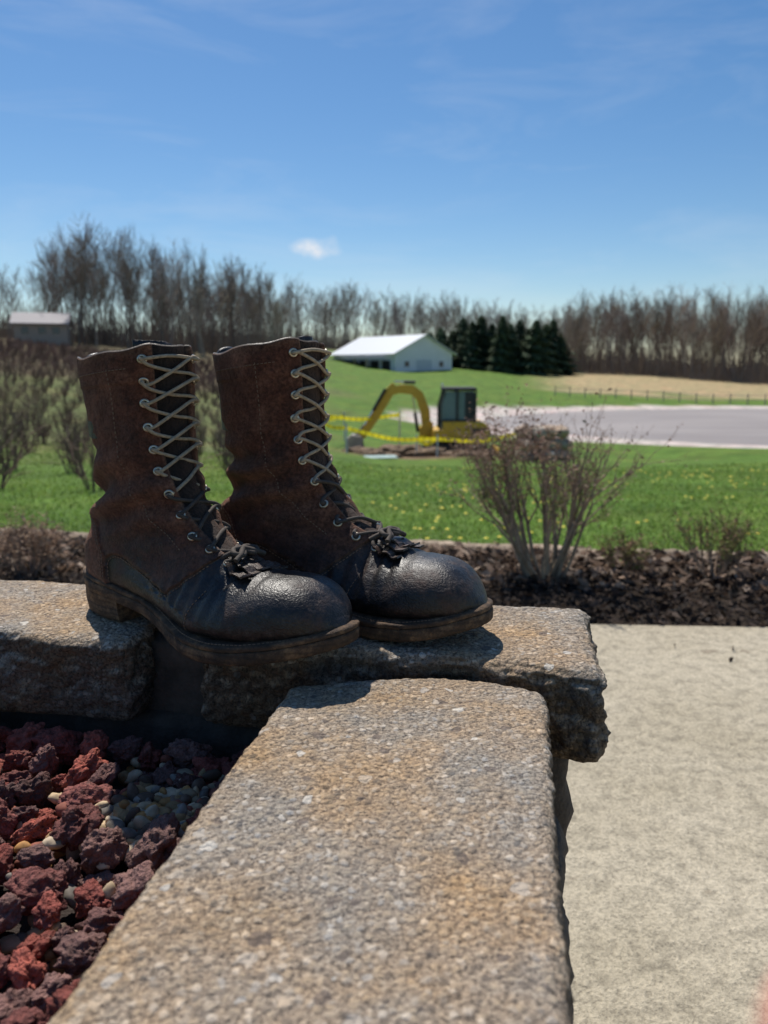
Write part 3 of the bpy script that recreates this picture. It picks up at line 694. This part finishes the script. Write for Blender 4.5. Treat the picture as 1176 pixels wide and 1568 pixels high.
cc=mix(nt,tong,cc,(.012,.011,.011))
dust=mth(nt,'MULTIPLY',ramp(nt,noi(nt,co,40,5,.75),[(.50,0.),(.72,.38)]),ramp(nt,n_f,[(.35,.1),(.7,1.)])); cc=mix(nt,dust,cc,(.15,.12,.10))
nt.links.new(cc,b.inputs['Base Color'])
rg=mth(nt,'ADD',.42,mth(nt,'MULTIPLY',fac,.50)); rg=mth(nt,'ADD',rg,mth(nt,'MULTIPLY',mth(nt,'SUBTRACT',n_l,.5),.5),True); nt.links.new(rg,b.inputs['Roughness'])
nt.links.new(mth(nt,'SUBTRACT',.5,mth(nt,'MULTIPLY',fac,.32)),b.inputs['Specular IOR Level'])
nt.links.new(mth(nt,'MULTIPLY',fac,.35),b.inputs['Sheen Weight']); b.inputs['Sheen Tint'].default_value=(.75,.45,.32,1); b.inputs['Sheen Roughness'].default_value=.5
vg=vor(nt,warp(nt,co,300,.003),520).outputs['Distance']
bh=mth(nt,'ADD',mth(nt,'MULTIPLY',vg,-.22),mth(nt,'MULTIPLY',noi(nt,co,230,5,.8),mth(nt,'ADD',.32,mth(nt,'MULTIPLY',fac,2.0)))); bump(nt,b,bh,.75,.0018)
leather=m
m,nt,b,co=newmat('sole_edge',.75,.35)
sep=node(nt,'ShaderNodeSeparateXYZ',{0:co}); wz=mth(nt,'SINE',mth(nt,'MULTIPLY',sep.outputs[2],1100.))
c1=ramp(nt,noi(nt,co,50,5,.75),[(.3,(.024,.017,.012)),(.5,(.085,.052,.032)),(.70,(.28,.17,.09))])
cc=mix(nt,mth(nt,'MULTIPLY',ramp(nt,wz,[(.0,.0),(1.,1.)]),.35),c1,(.02,.014,.01)); nt.links.new(cc,b.inputs['Base Color'])
bump(nt,b,noi(nt,co,160,5,.75),.9,.003); solem=m
lacem=simple('lace_cord',(.33,.26,.18),.85,.3,300,bs=.5,bd=.0006)
lace_shaded=simple('lace_cord_shaded',(.06,.045,.035),.8,.35,200,bs=.5,bd=.0006)  # same cord for the lower laces, with their shade painted into the colour
brass=simple('eyelet_brass',(.62,.54,.42),.32,.25,200,.8)
threadm=simple('stitch_thread',(.22,.14,.09),.8,.2,200)
liner=simple('boot_lining',(.02,.018,.017),.9,.3,60)
KEYS=np.array([
[.003,.257,.112,.268,.0440,2.3,0],[.007,.225,.113,.235,.0425,2.3,0],[.012,.187,.114,.198,.0405,2.2,0],[.016,.152,.118,.168,.039,2.2,0],
[.015,.120,.126,.146,.037,2.2,.03],[-.001,.088,.138,.126,.036,2.2,.08],[-.013,.062,.152,.110,.0355,2.3,.12],[-.011,.036,.166,.098,.036,2.4,.18],
[.015,.029,.177,.091,.037,2.5,.22],[.050,.027,.187,.085,.0375,2.6,.25],[.09,.023,.198,.079,.040,2.6,.27],[.13,.016,.210,.0755,.045,2.6,.27],
[.165,.010,.225,.0745,.0495,2.6,.25],[.20,.010,.240,.0745,.051,2.6,.22],[.23,.012,.254,.073,.048,2.6,.18],[.255,.016,.268,.067,.0415,2.5,.14],
[.273,.020,.279,.056,.031,2.4,.1],[.284,.025,.287,.044,.0175,2.2,.05],[.2885,.031,.2895,.036,.004,2,0]])
GW=[.020,.0155,.010,.006]
def cshift(x): return .009*sst((x-.15)/.13)-.004*sst((x-.10)/.08)*(1-sst((x-.2)/.08))
def make_boot(name,loc,rotz,mir,seed,sc=(1,1,1),lean=0):
    root=empty(name,loc,(0,0,rotz),(sc[0],sc[1]*mir,sc[2])); root
    M,N=330,250; K=catmull(KEYS,M); ks=np.linspace(0,len(KEYS)-1,M)
    t=np.linspace(0,2*math.pi,N,endpoint=False); c=-np.cos(t); s=np.sin(t)
    Pn=np.zeros((M,N,3)); U=np.zeros((M,N))
    for i in range(M):
        Bx,Bz,Tx,Tz,w_,n_,sk=K[i]; u=np.sign(c)*np.abs(c)**(2/n_); yy=np.sign(s)*np.abs(s)**(2/n_)
        Pn[i,:,0]=(Bx+Tx)/2+(Tx-Bx)/2*u; Pn[i,:,2]=(Bz+Tz)/2+(Tz-Bz)/2*u; Pn[i,:,1]=max(w_,.001)*yy*(1-sk*u); U[i]=u
    du=np.gradient(Pn,axis=0); dt=np.roll(Pn,-1,1)-np.roll(Pn,1,1); nr=np.cross(du,dt); nr/=np.linalg.norm(nr,axis=2,keepdims=True)+1e-12
    cen=Pn.mean(1,keepdims=True); sg=np.sign((nr*(Pn-cen)).sum(2).mean()); nr*=sg
    kk=ks[:,None]+0*U; x,y,z=Pn[...,0],Pn[...,1],Pn[...,2]
    gw=np.interp(ks,[0,4,9,10],GW)[:,None]
    tongue=sst((gw-np.abs(y))/.0015+.5)*(U>0)*sst((9.6-kk)/.25)
    zs=np.interp(x,[.045,.055,.07,.095,.12,.133,.15,.17,.19,.2],[.064,.071,.070,.060,.050,.047,.060,.077,.095,.12])
    vamp=sst((zs-z)/.0016+.5)*sst((x-.046)/.0016+.5)
    xc=np.interp(z,[.03,.068,.09,.118],[.047,.046,.036,.017]); counter=sst((xc-x)/.0016+.5)*(1-sst((z-.122)/.002))*(kk>3)
    d=np.zeros_like(x)
    d+=-.0042*tongue-.0024*vamp*(1-tongue)+.0012*counter
    d+=.0009*sst((.9-kk)/.05+.5)*(1-tongue)
    ns=np.zeros_like(x); fold=np.zeros_like(x); fine=np.zeros_like(x)
    o=Vector((seed*4.1,seed*2.3,seed))
    for i in range(M):
        for j in range(N):
            p=Vector((x[i,j],y[i,j],z[i,j])); a=noise.noise(p*16+o); bb=noise.noise(p*38+o)
            ns[i,j]=a; fine[i,j]=noise.noise(p*90+o)+.5*noise.noise(p*210+o); 
            fold[i,j]=math.sin((p.z*1.0-p.x*.35)*2*math.pi/.034+2.9*a+seed)+.5*bb
    ank=np.exp(-((z-.132)/.034)**2)*(kk<8)*np.clip(1.1-U*.6,0.3,1.5)*(1-tongue)
    d+=.0042*fold*ank
    ins=np.exp(-((kk-10.4)/1.5)**2)*(U>-.3)*(1-tongue); 
    d+=.0013*ins*np.sin(x*2*math.pi/.015+3.5*ns)
    d+=.0030*ns*np.where(kk<11,1,.35)+.0006*fine*np.where(kk<11.5,1,.45)
    d*=np.clip((len(KEYS)-1-kk)/1.0,0,1)
    Q=Pn+nr*d[...,None]
    up=np.clip((Q[...,2]-.11)/.15,0,1); Q[...,0]+=lean*up**1.3; Q[...,1]+=.004*math.sin(seed*2.)*up
    Q[...,1]+=cshift(Q[...,0])*(kk>7)*np.clip((kk-7)/2,0,1)
    Q[0:8,:,2]+=(.0025*np.sin(t*2+seed)+.0012*np.sin(t*7+seed))[None]*np.linspace(1,0,8)[:,None]
    c0=Q[0].mean(0); rings=[]
    for (f,dz) in [(.985,.0022),(.955,.0018),(.93,-.004),(.91,-.03),(.88,-.075)]:
        r_=c0+(Q[0]-c0)*f; r_[:,2]+=dz; rings.append(r_)
    allr=np.concatenate([np.array(rings[::-1]),Q],0); MM=len(allr)
    i,j=np.meshgrid(np.arange(MM-1),np.arange(N),indexing='ij'); j2=(j+1)%N
    F=np.stack([i*N+j,i*N+j2,(i+1)*N+j2,(i+1)*N+j],-1).reshape(-1,4)
    Vv=allr.reshape(-1,3)
    colr=np.zeros((MM,N,3)); nb=5
    brn=(1-vamp)*np.interp(z,[.04,.08,.12,.18],[.25,.5,.9,1.1]); brn=np.clip(brn+.5*counter,0,1.1)
    colr[nb:,:,0]=brn; colr[nb:,:,1]=tongue; colr[:nb,:,1]=1
    edge=np.exp(-((np.abs(y)-gw-.001)/.0012)**2)*(U>0)*(kk<9.5)+np.exp(-((zs-z)/.0012)**2)*(x>.045)*.7+np.clip(1-kk*4,0,1)
    colr[nb:,:,2]=np.clip(edge*.6+.5*counter*sst((.10-z)/.05)+.3*np.clip(fold,0,1)*ank,0,1)
    mk_mesh('upper',Vv,F,leather,root,True,colr.reshape(-1,3))
    fl=rings[-1]; mk_mesh('lining_floor',fl[::5],[list(range(len(fl[::5])))],liner,root)
    bvh=BVHTree.FromPolygons([Vector(v) for v in Q.reshape(-1,3)],[tuple(f) for f in (F[F.min(1)>=nb*N]-nb*N).tolist()])
    ox=np.array([0,.0015,.005,.012,.024,.042,.068,.10,.13,.16,.185,.208,.232,.255,.273,.286,.2935,.297,.298])-.004
    ox=ox-.014*(1-sst(ox/.09))
    ow=np.array([0,.010,.018,.0265,.0335,.0375,.0375,.0365,.042,.051,.0575,.059,.0565,.0495,.0395,.0275,.017,.008,0])
    S_=catmull(np.stack([ox,ow],1),120); S_[:,1]=np.maximum(S_[:,1],0)
    right=np.stack([S_[:,0],-S_[:,1]],1); left=S_.copy()[::-1][1:-1]
    left[:,1]-=.006*np.exp(-((left[:,0]-.115)/.03)**2); 
    ol=np.vstack([right,left]); ol[:,1]+=cshift(ol[:,0]); n=len(ol)
    tn=np.roll(ol,-1,0)-np.roll(ol,1,0); tn/=np.linalg.norm(tn,axis=1,keepdims=True)+1e-9; on=np.stack([tn[:,1],-tn[:,0]],1)
    if ((ol-ol.mean(0))*on).sum()<0: on=-on
    def zt(x): return np.interp(x,[-.01,.03,.06,.09,.13,.165,.2,.23,.26,.295],[.044,.0405,.037,.032,.023,.0185,.0175,.0205,.0265,.036])
    def stack(nm,prof,mat,mask=None):
        o2=ol;nn_=on
        if mask is not None:
            idx=[q for q in range(n) if ol[q,0]<=mask]; k0=[q for q in idx if q<120]; k1=[q for q in idx if q>=120]
            o2=np.vstack([ol[k1],ol[k0]]); nn_=np.vstack([on[k1],on[k0]])
        m_=len(o2); V=[]
        for ins_,dz,absz in prof:
            q=o2-nn_*ins_; 
            zz=(zt(o2[:,0])+dz) if absz is None else np.full(m_,absz)
            jn=np.array([.0012*noise.noise(Vector((a_*60,b_*60,dz*50+seed)))+.0006*noise.noise(Vector((a_*200,b_*200,dz*150+seed))) for a_,b_ in q]); q=q+nn_*jn[:,None]
            V.append(np.column_stack([q,zz]))
        Fc=[]
        for a_ in range(len(prof)-1):
            for q in range(m_): Fc.append([a_*m_+q,a_*m_+(q+1)%m_,(a_+1)*m_+(q+1)%m_,(a_+1)*m_+q])
        Lr=len(prof)-1
        top=list(range(m_)); bot=[Lr*m_+q for q in range(m_)]
        if mask is None:
            for base in (0,Lr*m_):
                for q in range(1,119):
                    if q+1<=118: Fc.append([base+q,base+q+1,base+m_-(q+1),base+m_-q])
                Fc.append([base+0,base+1,base+m_-1]); Fc.append([base+118,base+119,base+120])
        else: Fc.append(top); Fc.append(bot)
        ob=mk_mesh(nm,np.vstack(V),Fc,mat,root); 
        bm=bmesh.new(); bm.from_mesh(ob.data); bmesh.ops.recalc_face_normals(bm,faces=bm.faces[:]); bm.to_mesh(ob.data); bm.free()
        ob.data.polygons.foreach_set('use_smooth',np.ones(len(ob.data.polygons),dtype=bool))
        md=ob.modifiers.new('e','EDGE_SPLIT'); md.split_angle=math.radians(50)
        return ob
    stack('welt',[(.009,.0015,None),(.0015,.0004,None),(.0003,-.0004,None),(0,-.0018,None),(.0003,-.0038,None),(.0018,-.0046,None)],solem)
    stack('outsole',[(.0020,-.0044,None),(.0006,-.0052,None),(0,-.0065,None),(0,-.0140,None),(.0012,-.0160,None),(.004,-.0170,None)],solem)
    stack('heel_stack',[(.0012,-.0160,None),(.0008,-.018,None),(.0012,-.0185,None),(.0014,0,.0135),(.0022,0,.0130),(.0016,0,.0120),(.0035,0,.001),(.0045,0,0)],solem,.058)
    paths=[]
    q=ol-on*.0045
    for k in range(0,n,1):
        a_=q[k]; b_=q[(k+1)%n]; L_=np.linalg.norm(b_-a_); kk_=max(1,int(L_/.0035))
        if L_<.001 and k%3: continue
        for e in range(kk_):
            p0=a_+(b_-a_)*(e/kk_); p1=a_+(b_-a_)*((e+.6)/kk_)
            paths.append([(p0[0],p0[1],float(zt(p0[0]))+.0012),(p1[0],p1[1],float(zt(p1[0]))+.0012)])
    curve_obj('welt_stitching',paths,.0005,threadm,root,1)
    def proj_line(pts,step=.0036,m_=60):
        out=[]
        Cc=catmull(pts,m_*3)
        for sy in (-1,1):
            prev=None;acc=0;cur=[]
            for p in Cc:
                h,nrm_,_,_=bvh.ray_cast(Vector((p[0],sy*.12,p[1])),Vector((0,-sy,0)))
                if h is None: prev=None;cur=[];continue
                h=h+Vector((0,sy*.0004,0))
                if prev is not None:
                    acc+=(h-prev).length; cur.append(h)
                    if acc>step*.6: 
                        if len(cur)>1: out.append([c_[:] for c_ in cur])
                        cur=[];acc=-step*.4
                    elif acc<0: cur=[]
                prev=h
        return out
    lines=[]
    lines+=proj_line([(.048,.04),(.049,.060),(.057,.0675),(.07,.0665),(.095,.0565),(.12,.0465),(.134,.0435)])
    lines+=proj_line([(.137,.0455),(.152,.0585),(.172,.0755)])
    lines+=proj_line([(.044,.045),(.043,.068),(.034,.088),(.016,.114)]); lines+=proj_line([(.041,.045),(.040,.067),(.031,.086),(.014,.110)])
    lines+=proj_line([(.014+lean,.240),(.04+lean,.243),(.08+lean,.248),(.095+lean,.250)])
    lines+=proj_line([(.074+lean,.250),(.075+lean*.7,.21),(.078+lean*.4,.17),(.092,.13),(.114,.105),(.14,.085)])
    lines+=proj_line([(.168,.022),(.172,.04),(.180,.058)])
    curve_obj('side_stitching',lines,.00045,threadm,root,1)
    def onfront(kf,yv,off=0):
        i_=int(kf/(len(KEYS)-1)*(M-1)); Bx,Bz,Tx,Tz=K[i_,:4]; f_=max(0,min(1,(Tz-.11)/.15))**1.3*lean
        T_=Vector((Tx+f_,yv,Tz)); dr=Vector((Tx-Bx,0,Tz-Bz)).normalized()
        if kf>4: 
            tt=Vector((K[min(i_+3,M-1),2]-K[i_-3,2],0,K[min(i_+3,M-1),3]-K[i_-3,3])).normalized(); dr=Vector((-tt.z,0,tt.x)); 
            if dr.x<0: dr=-dr
        h,nn2,_,_=bvh.ray_cast(T_+dr*.03,-dr)
        if h is None: h=T_;nn2=dr
        if nn2.dot(dr)<0: nn2=-nn2
        return h+nn2*off,nn2
    Tc=K[:,[2,3]]; arc=np.concatenate([[0],np.cumsum(np.linalg.norm(np.diff(Tc,axis=0),axis=1))])
    i9=int(9.2/(len(KEYS)-1)*(M-1)); NE=11; aa=np.linspace(.010,arc[i9],NE); kfs=np.interp(aa,arc,ks)
    E={-1:[],1:[]}; EN={-1:[],1:[]}
    tv=[];tf=[]
    for kf in kfs:
        gq=float(np.interp(kf,[0,4,9,10],GW))+.006
        for sy in (-1,1):
            p,nrm_=onfront(kf,sy*gq,.0006); E[sy].append(p); EN[sy].append(nrm_)
            z_=nrm_; a_=z_.orthogonal().normalized(); b_=z_.cross(a_); o_=len(tv); R_,r_=.0032,.0013
            for q1 in range(16):
                an=2*math.pi*q1/16; dd=a_*math.cos(an)+b_*math.sin(an)
                for q2 in range(6):
                    bn=2*math.pi*q2/6; tv.append((p+dd*(R_+r_*math.cos(bn))+z_*r_*math.sin(bn))[:])
            for q1 in range(16):
                for q2 in range(6): tf.append([o_+q1*6+q2,o_+((q1+1)%16)*6+q2,o_+((q1+1)%16)*6+(q2+1)%6,o_+q1*6+(q2+1)%6])
    mk_mesh('eyelets',tv,tf,brass,root,True)
    up_l=[];lo_l=[]; rr_=random.Random(seed)
    for i_ in range(NE-1):
        for sy in (-1,1):
            a_=E[sy][i_];b_=E[-sy][i_+1];na=EN[sy][i_];nb_=EN[-sy][i_+1]; md_=(a_+b_)/2; nm_=((na+nb_)/2).normalized(); lat=Vector((0,sy,0))
            lift=.0035+(.0028 if sy>0 else 0)+rr_.uniform(0,.0012)
            sl_=(b_-a_); sl_=Vector((sl_.x,0,sl_.z)); sag=sl_*rr_.uniform(.08,.32)*(-1 if sy>0 else 1)
            pth=[a_-na*.002,a_+na*.0022+lat*.0016,a_+na*.0036+(md_-a_)*.25+sag*.6,md_+nm_*(lift)+sag*.3,b_+nb_*.0036+(md_-b_)*.25-sag*.5,b_+nb_*.0024-lat*.0018,b_-nb_*.002]
            (up_l if i_<6 else lo_l).append(catmull([p[:] for p in pth],26))
    a_,b_=E[-1][0],E[1][0]; nm_=EN[1][0]+EN[-1][0]; nm_.normalize()
    up_l.append(catmull([(a_-EN[-1][0]*.002)[:],(a_+EN[-1][0]*.004)[:],((a_+b_)/2+nm_*.004+Vector((0,0,.003)))[:],(b_+EN[1][0]*.004)[:],(b_-EN[1][0]*.002)[:]],20))
    curve_obj('laces_upper',up_l,.0017,lacem,root); curve_obj('laces_lower',lo_l,.0019,lace_shaded,root)
    kv=[];kf_=[]; 
    for j_ in range(5):
        yv=(j_-2)*.0098; ps=[]
        for e,kf in enumerate(np.linspace(9.2,10.9,10)):
            p,nn2=onfront(kf,yv*(.75+.03*e),.0028+.0006*math.sin(j_*2+e)); ps.append((p,nn2))
        tip,tn_=ps[-1]; lift=rr_.uniform(.1,.7)
        for e in range(1,5):
            f_=e/4; ps.append((tip+Vector((.006*f_,yv*.10*f_,-.001*f_+.006*lift*f_**1.6)),Vector((-lift*f_,0,1)).normalized()))
        o_=len(kv)
        for e,(p,nn2) in enumerate(ps):
            hw=.0052 if e<9 else .0047; yv_=Vector((0,hw,0)); th_=nn2*.0009
            kv+= [(p-yv_-th_)[:],(p+yv_-th_)[:],(p+yv_+th_)[:],(p-yv_+th_)[:]]
            if e>0:
                q_=o_+4*(e-1); kf_+=[[q_+a1,q_+(a1+1)%4,q_+4+(a1+1)%4,q_+4+a1] for a1 in range(4)]
        kf_.append([len(kv)-4,len(kv)-3,len(kv)-2,len(kv)-1])
    V_=np.array(kv); mk_mesh('kiltie_fringe',V_,kf_,leather,root,False,np.tile([.12,.0,.2],(len(V_),1)))
    p,nn2=onfront(9.5,0,.006); kn=[]
    for q1 in range(2):
        sy=(-1,1)[q1]
        kn.append(catmull([(p+Vector(v_))[:] for v_ in [(-.012,sy*.014,-.002),(-.004,sy*.008,.003),(.001,0,.004),(.006,-sy*.006,.002),(.003,-sy*.013,.004),(-.003,-sy*.008,.006),(.0,0,.0065),(.006,sy*.009,.003),(.008,sy*.017,-.001)]],60))
    curve_obj('lace_knot',kn,.0024,lace_shaded,root)
    tvv=[];tff=[]; Tx,Tz=K[0,2]+lean,K[0,3]
    for e,hh in enumerate(np.linspace(-.03,.007,9)):
        for q in range(13):
            yv=(q-6)/6*.026; bow=-(yv/.026)**2*.012
            tvv.append((Tx-.008+bow-.05*max(hh,0)+.0012*math.sin(q*1.3+seed),yv,Tz+hh-(.004*(q-6)/6*math.sin(seed) if hh>0 else 0)-.003*abs(q-6)/6))
    for e in range(8):
        for q in range(12): tff.append([e*13+q,e*13+q+1,(e+1)*13+q+1,(e+1)*13+q])
    to=mk_mesh('tongue',tvv,tff,leather,root,True,np.tile([.1,.9,.05],(len(tvv),1))); sm=to.modifiers.new('s','SOLIDIFY'); sm.thickness=.003
    bx,bz=K[0,0]+lean,K[0,1]
    lp=catmull([(bx+.006,-.012,bz-.006),(bx+.006,-.011,bz+.003),(bx+.008,0,bz+.0055),(bx+.006,.011,bz+.003),(bx+.006,.012,bz-.006)],20)
    curve_obj('pull_loop',[lp],.003,leather,root)
    return root
make_boot('leather_boot',(-.292,.793,.0005),math.radians(-36),1,1.3,(1.085,1.03,.99),-.002)
make_boot('leather_boot',(-.173,.832,.0005),math.radians(-29),-1,2.9,(1.07,1.03,1.015),.0)

# ---------------------------------------------------------------- hand at the lens edge
m,nt,b,co=newmat('skin',.5,.4)
nt.links.new(ramp(nt,noi(nt,co,60,4),[(.3,(.72,.24,.18)),(.7,(.80,.34,.25))]),b.inputs['Base Color'])  # red of light shining through the finger, painted into the skin colour
hand=empty('hand')
bm=bmesh.new()
def tubeloft(path,rad,ns=20,flat=1.0):
    Pp=catmull(path,40); Rr=np.interp(np.linspace(0,len(rad)-1,40),range(len(rad)),rad)
    d=norm(Pp[-1]-Pp[-2]); re=Rr[-1]; ext=[(Pp[-1]+d*re*math.sin(t),re*math.cos(t)) for t in np.linspace(.2,1.5,7)]
    Pp=np.vstack([Pp]+[e[0] for e in ext]); Rr=np.concatenate([Rr,[e[1] for e in ext]])
    prev=None; ref=np.array([.3,.2,1.])
    for q in range(len(Pp)):
        t=norm(Pp[min(q+1,len(Pp)-1)]-Pp[max(q-1,0)]); a=norm(np.cross(t,ref)); b_=np.cross(t,a)
        ring=[bm.verts.new(tuple(Pp[q]+Rr[q]*(a*math.cos(u)*1.0+b_*math.sin(u)*flat))) for u in np.linspace(0,2*math.pi,ns,endpoint=False)]
        if prev:
            for k in range(ns): bm.faces.new([prev[k],prev[(k+1)%ns],ring[(k+1)%ns],ring[k]])
        else: bm.faces.new(ring[::-1])
        prev=ring
    bm.faces.new(prev)
palm=[(.20,-.16,.02),(.165,-.08,.09),(.150,-.05,.118),(.130,-.020,.135),(.125,-.004,.142)]
tubeloft(palm,[.032,.026,.030,.038,.026],28,.55)
tubeloft([(.128,-.012,.142),(.118,.0,.150),(.088,.018,.170),(.058,.035,.188),(.0345,.0450,.2025)],[.011,.0098,.0092,.0088,.0080])
tubeloft([(.135,-.005,.135),(.130,.010,.138),(.110,.040,.145),(.085,.055,.140),(.070,.050,.128)],[.011,.0098,.009,.0082,.0074])
tubeloft([(.145,-.008,.125),(.145,.008,.124),(.128,.036,.122),(.104,.048,.115),(.090,.042,.104)],[.010,.009,.0085,.0078,.007])
tubeloft([(.150,-.014,.118),(.155,.0,.112),(.145,.022,.104),(.126,.032,.096),(.114,.026,.088)],[.009,.0082,.0076,.007,.006])
tubeloft([(.140,-.045,.118),(.115,-.040,.128),(.085,-.040,.140),(.062,-.028,.155)],[.014,.012,.0105,.009])
me=bpy.data.meshes.new('palm_and_fingers'); bmesh.ops.recalc_face_normals(bm,faces=bm.faces[:]); bm.to_mesh(me); bm.free(); me.materials.append(m)
ho=bpy.data.objects.new('palm_and_fingers',me); link(ho,hand)
md=ho.modifiers.new('r','REMESH'); md.mode='VOXEL'; md.voxel_size=.0022; md.use_smooth_shade=True
md=ho.modifiers.new('s','SMOOTH'); md.iterations=4; md.factor=.5
print('done')
